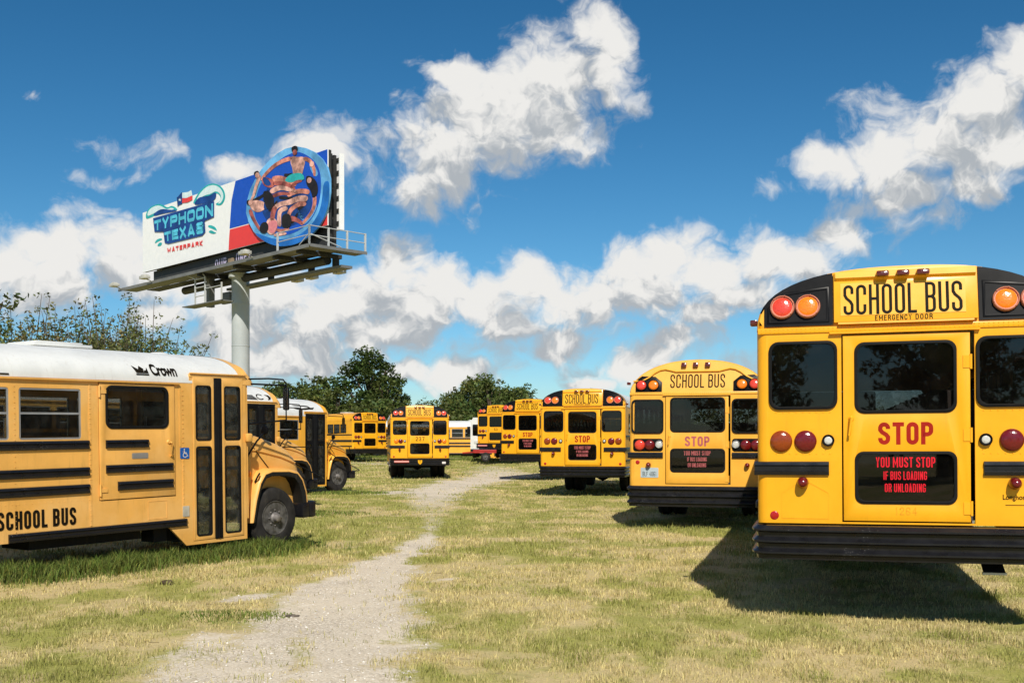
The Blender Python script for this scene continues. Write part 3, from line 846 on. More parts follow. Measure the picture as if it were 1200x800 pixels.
    for i in range(3):
        t1 = b1 - hgt * i / 3.0; t0 = b1 - hgt * (i + 1) / 3.0; q = t1 - t0
        secs += [(t1, 0.006), (t1 - q * 0.06, 0.012), (t1 - q * 0.32, 0.046), (t1 - q * 0.46, 0.046), (t1 - q * 0.62, 0.010), (t0 + q * 0.02, 0.006)]
    secs = [(b1, -0.185)] + secs + [(b0, -0.185)]
    path = [(-1.205, 0.75), (-1.205, 0.05), (-1.185, -0.075), (-1.13, -0.115), (-0.9, -0.135), (0, -0.155), (0.9, -0.135), (1.13, -0.115), (1.185, -0.075), (1.205, 0.05), (1.205, 0.75)]
    rings = []
    for i, (x, y) in enumerate(path):
        a = Vector(path[max(0, i - 1)]); c = Vector(path[min(len(path) - 1, i + 1)])
        d = (c - a).normalized(); nn = Vector((d.y, -d.x))
        rings.append([Vector((x + nn.x * dep, y + nn.y * dep, z)) for z, dep in secs])
    mb = MB(); mb.loft(rings, closed=True, cap=True)
    bum = mb.build('bumper', 'bumper_black', bus, bevel=0.0)
    if S.get('tape'):
        mb = MB(); xs = np.linspace(-1.05, -0.45, 5)
        mb.box(-1.05, -0.45, -0.208, -0.19, 0.685, 0.77); mb.build('reflective_tape', 'reflective_red', bum)
        mb = MB(); mb.box(-1.05, -0.45, -0.2105, -0.2, 0.715, 0.74); mb.build('reflective_tape', 'reflective_white', bum)
        mb = MB(); mb.plate([(0.0, 0.60), (0.08, 0.68), (0.085, 0.79), (0.0, 0.775), (-0.085, 0.79), (-0.08, 0.68)], [], lambda a, b, h: (a, -0.217 + h, b), 0.02)
        cr = mb.build('crest', 'sign_yellow', bum)
        mb = MB(); add_text(mb, 'T', -0.028, 0.655, 0.028, 0.745, flat, 0.2195, 0.02); mb.build('lettering', 'letter_black', cr, recalc=False)
        if S.get('white_plate', True):
            mb = MB(); mb.box(0.90, 1.05, -0.195, -0.17, 0.635, 0.72); mb.build('sticker', 'reflective_white', bum)
    if S.get('flap'):
        mb = MB(); mb.add([(0.58, 0.16, 0.60), (0.74, 0.16, 0.60), (0.77, 0.06, 0.475), (0.60, 0.06, 0.475), (0.58, 0.18, 0.60), (0.74, 0.18, 0.60), (0.77, 0.08, 0.475), (0.60, 0.08, 0.475)],
                          [(0, 1, 2, 3), (7, 6, 5, 4), (0, 4, 5, 1), (1, 5, 6, 2), (2, 6, 7, 3), (3, 7, 4, 0)])
        mb.build('mud_flap', 'bumper_black', bus)
        mb = MB(); mb.box(0.595, 0.775, 0.05, 0.095, 0.455, 0.473); mb.build('flap_weight', 'aluminium', bus)
    # side lamp on the left eave
    mb = MB(); mb.box(-1.262, -1.20, 0.12, 0.20, 2.565, 2.615); mb.build('marker_lamp', 'lens_maroon', bus, bevel=0.01)
    mb = MB(); mb.box(1.20, 1.262, 0.12, 0.20, 2.565, 2.615); mb.build('marker_lamp', 'lens_maroon', bus, bevel=0.01)
    # sides
    zs0 = 0.62 + dz; nwin = 11; pitch = 0.74; y0 = 0.75
    wz0, wz1 = (1.80, 2.32) if A else (1.70, 2.22)
    for s in (-1, 1):
        mb = MB()
        holes = [rr(y0 + i * pitch, wz0, y0 + i * pitch + 0.64, wz1, 0.03, 2) for i in range(nwin)]
        ya_ = S.get('axle', 3.9); arches = [(ya_, 0.56), (7.75, 0.56)]
        bot = [(0.08, zs0)]
        for yc, ra in arches:
            for i in range(11):
                a = math.pi * (1 - i / 10); bot.append((yc + ra * math.cos(a), max(zs0, 0.5 + ra * math.sin(a))))
        bot.append((L, zs0))
        mb.plate(bot + [(L, zb + 0.02), (0.08, zb + 0.02)], holes, lambda a, b, h: (s * (1.2 - h), a, b), 0.035)
        mb.build('side_panel', Y, bus)
        for i in range(nwin):
            ya = y0 + i * pitch
            def fr():
                m = MB(); m.plate(rr(-0.012, wz0 - 0.012, 0.652, wz1 + 0.012, 0.03, 2), [rr(0.025, wz0 + 0.025, 0.615, wz1 - 0.025, 0.02, 2)], lambda a, b, h: (0.008 - h, a, b), 0.03)
                m.box(-0.012, 0.006, 0.02, 0.62, (wz0 + wz1) / 2 - 0.012, (wz0 + wz1) / 2 + 0.012)
                return m.mesh('window')
            def pn():
                m = MB(); m.box(-0.010, -0.006, 0.01, 0.63, wz0 + 0.01, wz1 - 0.01); return m.mesh('pane')
            f_ = place('window', shared(('wf', A), fr), 'black_paint', bus); f_.location = (s * 1.2, ya, 0)
            if s < 0: f_.rotation_euler = (0, 0, math.pi); f_.location = (-1.2, ya + 0.64, 0)
            place('pane', shared(('wp', A), pn), 'glass_window', f_)
        for (za, zbb) in ((rz0, rz1), (0.98 + dz, 1.04 + dz), (1.66 + dz, 1.72 + dz), (zs0 + 0.04, zs0 + 0.12)):
            if za < 0.9: continue
            mb = MB(); mb.box(min(s * 1.198, s * 1.222), max(s * 1.198, s * 1.222), 0.10, L - 0.6, za, zbb); mb.build('rub_rail', 'bumper_black', bus, bevel=0.008)
    # front wall
    mb = MB(); pf = profile(hw * 0.98, zb, zb + (zt - zb) * 0.8, ex)
    mb.plate([(-1.2, 0.6), (1.2, 0.6)] + [(x, z) for x, z in reversed(pf)], [rr(-1.05, 1.5, -0.03, 2.4, 0.06), rr(0.03, 1.5, 1.05, 2.4, 0.06)], lambda a, b, h: (a, L - h, b), 0.04)
    mb.build('front_panel', Y, bus)
    mb = MB(); mb.box(-1.08, 1.08, L - 0.025, L - 0.018, 1.47, 2.43); mb.build('windscreen', 'glass_clear', bus)
    # floor, chassis, wheels, seats
    fz = 0.90 + dz
    mb = MB(); mb.box(-1.16, 1.16, 0.04, L - 0.05, fz, fz + 0.04); mb.build('floor', 'interior_dark', bus)
    mb = MB(); mb.box(-0.48, -0.38, 0.1, L, fz - 0.30, fz - 0.05); mb.box(0.38, 0.48, 0.1, L, fz - 0.30, fz - 0.05)
    for yy in (0.5, 1.6, 4.7, 5.6, 7.0): mb.box(-0.377, 0.377, yy, yy + 0.08, fz - 0.28, fz - 0.06)
    mb.box(-1.0, -0.55, 6.0, 6.9, 0.42, fz - 0.06); mb.box(0.55, 1.0, 6.0, 6.9, 0.42, fz - 0.06)
    mb.build('chassis', 'chassis', bus)
    mb = MB(); mb.tube([(-0.9, ya_, 0.5), (-0.2, ya_, 0.5), (0.0, ya_, 0.5), (0.2, ya_, 0.5), (0.9, ya_, 0.5)], [0.08, 0.09, 0.2, 0.09, 0.08], 12); mb.build('axle', 'chassis', bus)
    mb = MB(); mb.tube([(-0.60, 2.6, 0.62), (-0.62, 0.9, 0.62), (-0.62, 0.02, 0.60)], 0.05, 10); mb.build('exhaust_pipe', 'chassis', bus)
    for s in (-1, 1):
        wheel(bus, s * 1.14, ya_, 0.5, 0.5, s, dual=True, seen=False)
        wheel(bus, s * 1.14, 7.75, 0.5, 0.5, s, seen=False)
    sm = shared('seat', seat_mesh)
    if S.get('seats', True):
        for i in range(10):
            for s in (-1, 1):
                o = place('seat', sm, 'seat_vinyl', bus); o.location = (s * 0.67, 0.42 + i * 0.74, fz + 0.04)
    return bus

def yaw(e): return Matrix.Rotation(-math.atan(e), 4, 'Z')
def rear_place(px, scale, e, dz=0.0):
    D = F / scale; X = (px - 600) / scale
    return Matrix.Translation((X, D, gz(X, D) + dz)) @ yaw(e)

STOPR = 'letter_red'
rear_bus(rear_place(1062.5, 141.2, 0.280) @ Matrix.Rotation(-0.006, 4, 'Y'), 'nearest school bus on the right, its huge rear end reading EMERGENCY DOOR and STOP', dict(stop=STOPR, number=('1264', -0.085, 0.94, 0.085, 1.005, 'letter_ghost'), maker=True, flap=True, axle=5.2))
rear_bus(rear_place(817, 66.7, 0.27), 'school bus with rounded all-yellow domed rear cap and a blue-grey licence plate', dict(style='B', paint='bus_yellow_pale', stop='letter_pink', warn='letter_pink', roof='bus_yellow_pale'))
rear_bus(rear_place(682.5, 42.0, 0.235), 'school bus with STOP door and black lamp corners, white roof, third from the right', dict(stop=STOPR, warn='letter_pink'))
rear_bus(rear_place(618.5, 29.6, 0.50, 0.20), 'school bus showing a STOP door, half hidden behind the white-roofed one to its right', dict(stop=STOPR, warn='letter_pink', edoor=False, roof='bus_yellow'))
rear_bus(rear_place(581, 20.6, 0.50, 0.32), 'small distant school bus beside the white truck, striped tape on its bumper', dict(number=('53', -0.10, 1.58, 0.12, 1.72, 'letter_black'), tape=True, white_plate=False, edoor=False, rivets=False))
rear_bus(rear_place(492, 28.6, -0.13), 'school bus numbered 237 standing alone in the middle of the lot', dict(number=('237', -0.17, 1.565, 0.19, 1.735, 'letter_black'), tape=True, edoor=False, axle=2.5,
         tail=((-0.96, 'lens_amber'), (-0.78, 'lens_dark_red'), (0.81, 'lens_dark_red'), (1.0, 'lens_amber'))), group=None)
rear_bus(rear_place(433.5, 19.5, -0.85, -0.05), 'distant school bus turned three-quarters, left side windows showing, behind the one numbered 237', dict(edoor=False, roof='bus_yellow', rivets=False), group=None)

# ------------------------------------------------------------------ bonneted buses seen from the side
def side_fn(x): return lambda a, b, h: (x + h, a, b)
def conv_bus(M, label, S, group='white-roofed bonneted buses parked side by side'):
    bus = empty('school_bus', M, label, 'school bus', group)
    Y = S.get('paint', 'bus_yellow_faded'); hw = 1.2; zb, zt, ex = 2.30, S.get('top', 2.76), 2.25
    L = S.get('length', 9.0); zs = 0.475
    nw = S.get('windows', 7)
    R = side_fn(1.2)
    # right side wall with window, lift door and entrance openings
    lift = (-2.285, 0.875, -1.18, 2.29)
    ent = (-0.905, 0.27, -0.055, 2.42)
    wins = [(-3.285 - 0.89 * i, 1.615, -2.512 - 0.89 * i, 2.20) for i in range(nw)]
    has_lift = S.get('lift', True)
    if not has_lift: wins = [(-1.95 + 0.0, 1.615, -1.18, 2.20)] + [(-2.84 - 0.89 * i, 1.615, -2.07 - 0.89 * i, 2.20) for i in range(nw)]
    arch = [(-6.9 + 0.55 * math.cos(a), max(zs, 0.45 + 0.55 * math.sin(a))) for a in [math.pi * (1 - i / 10) for i in range(11)]]
    # outline: the skirt steps down at the entrance
    outer = [(-L, zs)] + arch + [(-1.28, zs), (-1.02, 0.225), (0.0, 0.225), (0.0, 2.44), (-0.94, 2.44), (-0.96, 2.33), (-L, 2.33)]
    holes = [rr(*w, 0.03, 2) for w in wins] + [rect(*ent)] + ([rect(*lift)] if has_lift else [])
    mb = MB(); mb.plate(outer, holes, lambda a, b, h: (1.2 - h, a, b), 0.035)
    side = mb.build('side_panel', Y, bus)
    # seams and rivets of the body panels
    for y, za, zc in ((-1.06, zs + 0.11, 1.50), (-2.40, zs + 0.11, 2.28), (-1.10, 1.50, 2.28), (-4.6, zs + 0.01, 1.17), (-5.9, zs + 0.01, 1.17)):
        mb = MB(); mb.box(1.2, 1.2035, y - 0.013, y + 0.013, za, zc); mb.build('panel_seam', Y, bus)
    if S.get('detail', True):
        rv = MB()
        for y in (-2.407, -2.393, -3.34, -1.067, -1.053):
            z = zs + 0.06
            while z < 2.25:
                rv.lathe([(0.006, 0), (0.004, 0.004)], (1.2035, y, z), (1, 0, 0), 6); z += 0.06
        for z in (0.90, 1.47):
            y = -L + 0.1
            while y < -2.35:
                rv.lathe([(0.006, 0), (0.004, 0.004)], (1.2, y, z), (1, 0, 0), 6); y += 0.08
        tag(rv.build('rivets', Y, bus), kind='stuff')
    # gutter
    mb = MB(); mb.box(1.198, 1.232, -L, -1.12, 2.290, 2.312); mb.build('gutter', Y, bus, bevel=0.005)
    mb = MB(); mb.box(1.198, 1.225, -0.95, 0.0, 2.438, 2.456); mb.build('gutter', Y, bus, bevel=0.004)
    # side windows: aluminium sash with a mid bar, two panes
    for (y0, z0, y1, z1) in wins:
        m = MB(); zm = z0 + (z1 - z0) * 0.505
        w_ = y1 - y0; h_ = z1 - z0
        def fr():
            m = MB(); m.plate(rect(0, 0, w_, h_), [rect(0.022, 0.022, w_ - 0.022, h_ * 0.49), rect(0.022, h_ * 0.53, w_ - 0.022, h_ - 0.022)], lambda a, b, h: (-0.006 - h, a, b), 0.02); return m.mesh('window')
        def pa():
            m = MB(); m.box(-0.020, -0.016, 0.01, w_ - 0.01, 0.01, h_ - 0.01); return m.mesh('pane')
        f_ = place('window', shared(('cwf', round(w_, 3)), fr), 'aluminium', bus); f_.location = (1.2, y0, z0)
        place('pane', shared(('cwp', round(w_, 3)), pa), 'glass_window', f_)
    # lift door
    if has_lift:
        y0, z0, y1, z1 = lift; dw = (-2.185, 1.745, -1.30, 2.245)
        mb = MB(); mb.plate(rect(y0 + 0.01, z0 + 0.01, y1 - 0.01, z1 - 0.008), [rr(*dw, 0.08)], lambda a, b, h: (1.212 - h, a, b), 0.04)
        ld = mb.build('lift_door', Y, bus, bevel=0.004)
        mb = MB(); mb.plate(rr(dw[0] - 0.012, dw[1] - 0.012, dw[2] + 0.012, dw[3] + 0.012, 0.09), [rr(dw[0] + 0.022, dw[1] + 0.022, dw[2] - 0.022, dw[3] - 0.022, 0.07)], lambda a, b, h: (1.222 - h, a, b), 0.03)
        ws = mb.build('window_seal', 'black_rubber', ld, bevel=0.004)
        mb = MB(); mb.box(1.192, 1.197, dw[0] + 0.005, dw[2] - 0.005, dw[1] + 0.005, dw[3] - 0.005); mb.build('pane', 'glass_window', ld)
        for za, zc, ya, yc in ((1.50, 1.60, -2.20, -1.60), (1.20, 1.30, -2.20, -1.235), (0.985, 1.095, -2.04, -1.235)):
            rail(ld, 1.212, ya, yc, za, zc)
        mb = MB(); mb.plate(rr(-1.835, 1.365, -1.60, 1.435, 0.012), [], lambda a, b, h: (1.216 - h, a, b), 0.01); mb.build('notice_plate', 'aluminium', ld)
        mb = MB(); mb.tube([(1.212, -1.262, 1.56), (1.245, -1.262, 1.55), (1.245, -1.262, 1.40), (1.212, -1.262, 1.38)], 0.012, 8); mb.lathe([(0.03, 0), (0.02, 0.015)], (1.212, -1.29, 1.565), (1, 0, 0), 10); mb.build('handle', Y, ld)
        for z in (2.18, 1.0):
            mb = MB(); mb.tube([(1.218, y0 + 0.005, z - 0.07), (1.218, y0 + 0.005, z + 0.07)], 0.013, 8); mb.box(1.212, 1.222, y0 + 0.01, y0 + 0.10, z - 0.025, z + 0.02); mb.build('hinge', Y, ld)
        mb = MB(); mb.plate(rect(-1.60, 0.60, -1.315, 0.83), [rect(-1.594, 0.606, -1.321, 0.824)], lambda a, b, h: (1.204 - h, a, b), 0.01); mb.build('hatch', Y, bus)
    if S.get('sign', True):
        mb = MB(); mb.plate(rr(-1.105, 1.345, -0.965, 1.485, 0.012), [], lambda a, b, h: (1.207 - h, a, b), 0.01)
        sg = mb.build('wheelchair_sign', 'sign_blue', bus)
        mb = MB(); fn = lambda a, b, h: (1.2085 + h, a, b)
        mb.plate(circ(-1.045, 1.462, 0.010, 10), [], fn, 0.001)
        mb.plate([(-1.052, 1.447), (-1.038, 1.447), (-1.036, 1.425), (-1.008, 1.425), (-1.008, 1.416), (-1.036, 1.416), (-1.036, 1.405), (-1.013, 1.405), (-0.998, 1.372), (-0.985, 1.378), (-0.988, 1.386), (-0.994, 1.383), (-1.007, 1.414), (-1.05, 1.412)], [], fn, 0.001)
        arc = [(-1.035 + 0.034 * math.cos(math.radians(q)), 1.392 + 0.034 * math.sin(math.radians(q))) for q in range(110, 345, 15)]
        arc2 = [(-1.035 + 0.025 * math.cos(math.radians(q)), 1.392 + 0.025 * math.sin(math.radians(q))) for q in range(110, 345, 15)]
        mb.plate(arc + arc2[::-1], [], fn, 0.001)
        mb.build('wheelchair_symbol', 'reflective_white', sg, recalc=False)
        mb = MB(); mb.box(1.2, 1.208, -1.075, -0.975, 0.60, 0.735); mb.build('label', 'grey_label', bus)
    # rub rails
    for za, zc, ya, yc in ((1.495, 1.60, -L, -2.42), (1.18, 1.285, -L, -2.42), (0.975, 1.085, -L, -2.42), (0.475, 0.575, -3.43 if S.get('sign', True) else -L, -1.02)):
        rail(bus, 1.2, ya, yc, za, zc)
    mb = MB(); gothic(mb, 'SCHOOL BUS', -3.56, 0.622, -2.60, 0.825, lambda a, b, h: (1.2 + h, a, b), 0.005, 0.40, 0.26)
    if S.get('lettering', True): mb.build('lettering', 'letter_black', bus, recalc=False)
    # entrance: two folding leaves with tall panes, rubber between them
    y0, z0, y1, z1 = ent
    for (ya, yb) in ((-0.90, -0.555), (-0.425, -0.06)):
        panes = [rr(ya + 0.045, 1.575, yb - 0.05, 2.29, 0.04), rr(ya + 0.045, 0.33, yb - 0.05, 1.495, 0.04)]
        mb = MB(); mb.plate(rect(ya, z0 + 0.005, yb, z1 - 0.02), panes, lambda a, b, h: (1.206 - h, a, b), 0.035)
        lf = mb.build('door_leaf', S.get('leaf', Y), bus, bevel=0.004)
        for pz in ((1.575, 2.29), (0.33, 1.495)):
            mb = MB(); mb.plate(rr(ya + 0.042, pz[0] - 0.003, yb - 0.047, pz[1] + 0.003, 0.04), [rr(ya + 0.060, pz[0] + 0.015, yb - 0.065, pz[1] - 0.015, 0.03)], lambda a, b, h: (1.212 - h, a, b), 0.02); mb.build('window_seal', 'black_rubber', lf)
            mb = MB(); mb.box(1.184, 1.188, ya + 0.045, yb - 0.05, pz[0], pz[1]); mb.build('pane', 'glass_clear', lf)
    mb = MB(); mb.box(1.185, 1.214, -0.552, -0.428, z0 + 0.005, z1 - 0.03); mb.box(1.214, 1.222, -0.5, -0.48, z0 + 0.01, z1 - 0.04); mb.build('door_rubber', 'black_rubber', bus, bevel=0.01)
    # door header proud of the roof edge
    mb = MB(); mb.box(1.175, 1.206, -0.95, -0.004, 2.395, 2.436); mb.build('door_header', Y, bus, bevel=0.004)
    # steps behind the entrance
    mb = MB(); mb.box(0.62, 1.15, -0.88, -0.07, 0.24, 0.27); mb.box(0.40, 0.70, -0.88, -0.07, 0.27, 0.55); mb.box(0.38, 0.42, -0.88, -0.07, 0.55, 0.85); mb.build('entrance_step', 'interior_dark', bus)
    # left side wall
    wl = [(-1.0 - 0.86 * i, 1.615, -0.25 - 0.86 * i, 2.20) for i in range(nw + 2)]
    mb = MB(); mb.plate([(-L, zs), (0.0, zs), (0.0, 2.33), (-L, 2.33)], [rr(*w, 0.03, 2) for w in wl], lambda a, b, h: (-1.2 + h, a, b), 0.035); mb.build('side_panel', Y, bus)
    for (y0_, z0_, y1_, z1_) in wl:
        def fr2():
            m = MB(); m.plate(rect(0, 0, y1_ - y0_, z1_ - z0_), [rect(0.022, 0.022, y1_ - y0_ - 0.022, 0.28), rect(0.022, 0.305, y1_ - y0_ - 0.022, z1_ - z0_ - 0.022)], lambda a, b, h: (0.006 + h, a, b), 0.02); return m.mesh('window')
        def pa2():
            m = MB(); m.box(0.016, 0.020, 0.01, y1_ - y0_ - 0.01, 0.01, z1_ - z0_ - 0.01); return m.mesh('pane')
        f_ = place('window', shared(('lwf',), fr2), 'aluminium', bus); f_.location = (-1.2, y0_, z0_)
        place('pane', shared(('lwp',), pa2), 'glass_window', f_)
    # back wall
    mb = MB(); pf = profile(hw * 0.985, 2.33, zt - 0.03, ex)
    mb.plate([(-1.19, zs), (1.19, zs)] + [(x, z) for x, z in reversed(pf)], [rr(-1.05, 1.6, -0.6, 2.2, 0.06), rr(0.6, 1.6, 1.05, 2.2, 0.06), rr(-0.4, 1.6, 0.4, 2.2, 0.06)], lambda a, b, h: (a, -L + h, b), 0.04); mb.build('rear_panel', Y, bus)
    # front wall with windscreen
    pf = profile(hw * 0.985, 2.42, zt - 0.05, ex)
    mb = MB(); mb.plate([(-1.19, 0.5), (1.19, 0.5)] + [(x, z) for x, z in reversed(pf)], [rr(-1.06, 1.62, -0.035, 2.36, 0.06), rr(0.035, 1.62, 1.06, 2.36, 0.06)], lambda a, b, h: (a, h, b), 0.04)
    mb.build('front_panel', Y, bus)
    mb = MB(); mb.box(-1.08, 1.08, 0.014, 0.020, 1.60, 2.38); mb.build('windscreen', 'glass_clear', bus)
    # roof: white shell, yellow front cap with rounded brow
    rp = profile(1.203, 2.318, zt, ex, 32)
    mb = MB(); mb.loft([[Vector((x, y, z)) for x, z in rp] for y in (-L, -L * 0.66, -L * 0.33, -1.6, -0.10)])
    roof = mb.build('roof', 'white_paint', bus, sharp=60)
    def frp(k, y, drop): return [Vector((x * k, y, 2.318 + (z - 2.318) * (1 - drop))) for x, z in rp]
    mb = MB(); mb.loft([frp(1.001, -0.10, -0.01), frp(1.001, 0.02, 0.01), frp(0.995, 0.08, 0.08), frp(0.985, 0.13, 0.24), frp(0.975, 0.15, 0.5), frp(0.97, 0.04, 0.72)])
    mb.build('front_cap', S.get('cap', Y), bus, sharp=60)
    for s in (-1, 1):
        for x, c in ((0.95, 'lens_red'), (0.72, 'lens_amber')):
            mb = MB(); mb.lathe([(0.085, 0), (0.085, 0.03), (0.06, 0.05), (0.001, 0.055)], (s * x, 0.125, 2.47), (0, 1, 0.2), 18); mb.build('warning_lamp', c, bus)
    mb = MB(); add_text(mb, 'SCHOOL BUS', 0.5, 2.50, -0.5, 2.64, lambda a, b, h: (a, 0.162 - (b - 2.5) * 0.2, b), 0, 0.02); mb.build('lettering', 'letter_black', bus, recalc=False)
    mb = MB(); mb.box(-0.40, 0.40, -2.60, -1.80, zt - 0.01, zt + 0.03); mb.build('roof_hatch', 'white_paint', roof, bevel=0.012)
    mb = MB(); mb.box(-0.32, 0.32, -2.52, -1.88, zt + 0.0305, zt + 0.06); mb.build('hatch_lid', 'white_paint', roof, bevel=0.02)
    mb = MB(); mb.lathe([(0.15, 0), (0.14, 0.03), (0.09, 0.05), (0.001, 0.055)], (0.0, -0.50, zt - 0.02), (0, 0, 1), 18); mb.build('roof_vent', 'white_paint', roof)
    def roof_fn(a, b, h):
        # wraps flat print on the curved roof side: b is the height
        t = max(0.0, min(1.0, (b - 2.318) / (zt - 2.318)))
        x = 1.203 * (1 - t ** ex) ** (1 / ex)
        return (x + 0.006 + h, a, b + 0.002)
    S['emblem'](bus, roof_fn)
    # bonnet
    hl = 1.18
    secs = [(0.05, 1.00, 1.66, 0.62), (0.18, 1.00, 1.70, 0.62), (0.36, 0.99, 1.665, 0.62), (0.60, 0.975, 1.60, 0.62), (0.85, 0.955, 1.525, 0.62), (1.04, 0.94, 1.45, 0.62), (1.16, 0.925, 1.36, 0.62), (1.235, 0.91, 1.24, 0.62), (1.26, 0.90, 1.05, 0.62)]
    rings = []
    for (y, w, zt_, zb_) in secs:
        rr_ = 0.13
        pts = [(-w - 0.02, zb_), (-w, zt_ - 0.30)]
        for q in range(5): a = math.radians(180 - 22.5 * q); pts.append((-w + rr_ + rr_ * math.cos(a), zt_ - rr_ * 1.15 + rr_ * math.sin(a)))
        pts += [(-w * 0.45, zt_ + 0.0), (0, zt_ + 0.02)]
        full = pts + [(-x, z) for x, z in reversed(pts[:-1])]
        rings.append([Vector((x, y, z)) for x, z in full])
    mb = MB(); mb.loft(rings, cap=True)
    bon = mb.build('bonnet', Y, bus, sharp=50)
    # pressed crease along each bonnet flank and the cab-forward seam
    for s in (-1, 1):
        mb = MB(); mb.tube([(s * 1.004, 0.06, 1.43), (s * 1.0, 0.36, 1.42), (s * 0.965, 0.85, 1.32), (s * 0.94, 1.16, 1.22)], 0.012, 6); mb.build('crease', Y, bon)
        mb = MB(); mb.tube([(s * 0.985, 0.20, 1.60), (s * 1.0, 0.40, 1.36), (s * 0.99, 0.62, 1.14)], 0.006, 6); mb.build('seam', 'black_rubber', bon)
    # cowl between body and bonnet
    mb = MB(); mb.box(-1.08, 1.08, 0.045, 0.20, 0.46, 1.585); mb.build('cowl', Y, bus, bevel=0.03)
    # wings over the front wheels
    wy, wz = 0.60, 0.47
    wo = [(0.10, 0.42), (0.17, 0.74), (0.26, 1.00), (0.36, 1.13), (0.50, 1.165), (0.86, 1.155), (1.04, 1.115), (1.14, 1.01), (1.215, 0.82), (1.235, 0.66)]
    wi = [(1.07, 0.66), (1.03, 0.80), (0.96, 0.93), (0.84, 1.01), (0.70, 1.03), (0.38, 1.02), (0.31, 0.90), (0.25, 0.70), (0.20, 0.42)]
    for s in (-1, 1):
        rings = []
        for (x, inset) in ((0.62, 0.0), (1.02, 0.0), (1.11, 0.012), (1.155, 0.05)):
            rings.append([Vector((s * x, wy + (y - wy) * (1 - inset), wz + (z - wz) * (1 - inset))) for y, z in wo])
        lip = [Vector((s * 1.165, wy + (y - wy) * 0.90, wz + (z - wz) * 0.925)) for y, z in wo]
        inner = [Vector((s * 1.15, wy + (y - wy) * 0.80, wz + (z - wz) * 0.84)) for y, z in wo]
        inner2 = [Vector((s * 0.62, wy + (y - wy) * 0.79, wz + (z - wz) * 0.83)) for y, z in wo]
        mb = MB(); mb.loft(rings + [lip], closed=False); mb.cur = 1; mb.loft([lip, inner, inner2], closed=False)
        mb.build('wing', [Y, 'chassis'], bus, sharp=45)
        mb = MB(); mb.box(min(s * 0.60, s * 0.62), max(s * 0.60, s * 0.62), 0.15, 1.10, 0.40, 1.06); mb.build('wing_liner', 'chassis', bus)
        lamp_ = MB(); lamp_.lathe([(0.05, 0), (0.045, 0.02), (0.001, 0.03)], (s * 1.08, 0.13, 1.10), (s, 0, 0), 14); lamp_.build('side_lamp', 'lens_amber', bus)
        mb = MB(); mb.box(min(s * 0.72, s * 1.02), max(s * 0.72, s * 1.02), 1.23, 1.29, 0.72, 0.90); mb.build('headlamp', 'lens_clear', bus, bevel=0.02)
        mb = MB(); mb.tube([(s * 1.10, 0.24, 0.98), (s * 1.16, 0.235, 1.06), (s * 1.14, 0.29, 1.10)], 0.014, 6); mb.build('bonnet_latch', 'black_rubber', bus)
    mb = MB(); mb.box(-0.58, 0.58, 1.25, 1.275, 0.70, 0.98); gr = mb.build('grille', 'black_paint', bus)
    for q in range(6):
        mb = MB(); mb.box(-0.56, 0.56, 1.275, 1.285, 0.725 + q * 0.042, 0.745 + q * 0.042); mb.build('bar', 'chrome', gr)
    mb = MB(); mb.box(-1.15, 1.15, 1.24, 1.38, 0.42, 0.66); mb.box(-1.155, -0.9, 1.10, 1.24, 0.42, 0.655); mb.box(0.9, 1.155, 1.10, 1.24, 0.42, 0.655); mb.build('front_bumper', 'bumper_black', bus, bevel=0.03)
    # mirrors and their arms on both front corners
    for s in (-1, 1):
        mb = MB(); mb.tube([(s * 1.16, -0.02, 2.40), (s * 1.22, 0.40, 2.42), (s * 1.28, 0.62, 2.41), (s * 1.29, 0.66, 2.36), (s * 1.29, 0.66, 1.82)], 0.011, 8)
        mb.tube([(s * 1.16, 0.0, 2.34), (s * 1.29, 0.64, 2.33)], 0.012, 8)
        mb.tube([(s * 1.16, 0.0, 1.78), (s * 1.29, 0.66, 1.84)], 0.012, 8)
        arm = mb.build('mirror_arm', 'black_paint', bus)
        mb = MB(); mb.box(min(s * 1.25, s * 1.35), max(s * 1.25, s * 1.35), 0.64, 0.675, 1.98, 2.30)
        mh = mb.build('mirror', 'black_paint', arm, bevel=0.02)
        mb = MB(); mb.box(min(s * 1.255, s * 1.345), max(s * 1.255, s * 1.345), 0.634, 0.639, 1.99, 2.29); mb.build('mirror_glass', 'chrome', arm)
        mb = MB(); mb.tube([(s * 1.14, 0.02, 1.28), (s * 1.08, 0.30, 1.55), (s * 1.02, 0.49, 1.66)], 0.013, 8)
        mb.tube([(s * 0.96, 0.55, 1.58), (s * 1.02, 0.49, 1.66)], 0.01, 8); arm2 = mb.build('mirror_arm', 'black_paint', bus)
        mb = MB(); mb.lathe([(0.001, -0.03), (0.045, -0.028), (0.07, -0.01), (0.07, 0.012), (0.04, 0.04), (0.001, 0.045)], (s * 1.02, 0.50, 1.70), (0, 1, 0), 18); mb.build('convex_mirror', 'black_paint', arm2)
    mb = MB(); mb.box(1.204, 1.27, -0.035, 0.06, 1.545, 1.66); mb.build('lamp_box', Y, bus, bevel=0.02)
    if S.get('gate'):
        mb = MB(); mb.tube([(0.95, 1.33, 0.62), (1.12, 1.6, 0.66), (1.3, 1.34, 0.7), (1.3, 0.3, 1.1), (1.24, 0.05, 1.25)], 0.014, 6); mb.tube([(1.28, 0.1, 1.42), (1.30, 0.9, 1.42), (1.1, 1.25, 1.1)], 0.014, 6); mb.build('crossing_arm', 'black_paint', bus)
    # floor, chassis, wheels, seats
    mb = MB(); mb.box(-1.16, 1.16, -L + 0.05, -0.95, 0.86, 0.90); mb.box(-1.16, 0.35, -0.948, -0.005, 0.861, 0.901); mb.build('floor', 'interior_dark', bus)
    mb = MB(); mb.box(-0.48, -0.38, -L + 0.1, 1.15, 0.52, 0.76); mb.box(0.38, 0.48, -L + 0.1, 1.15, 0.52, 0.76)
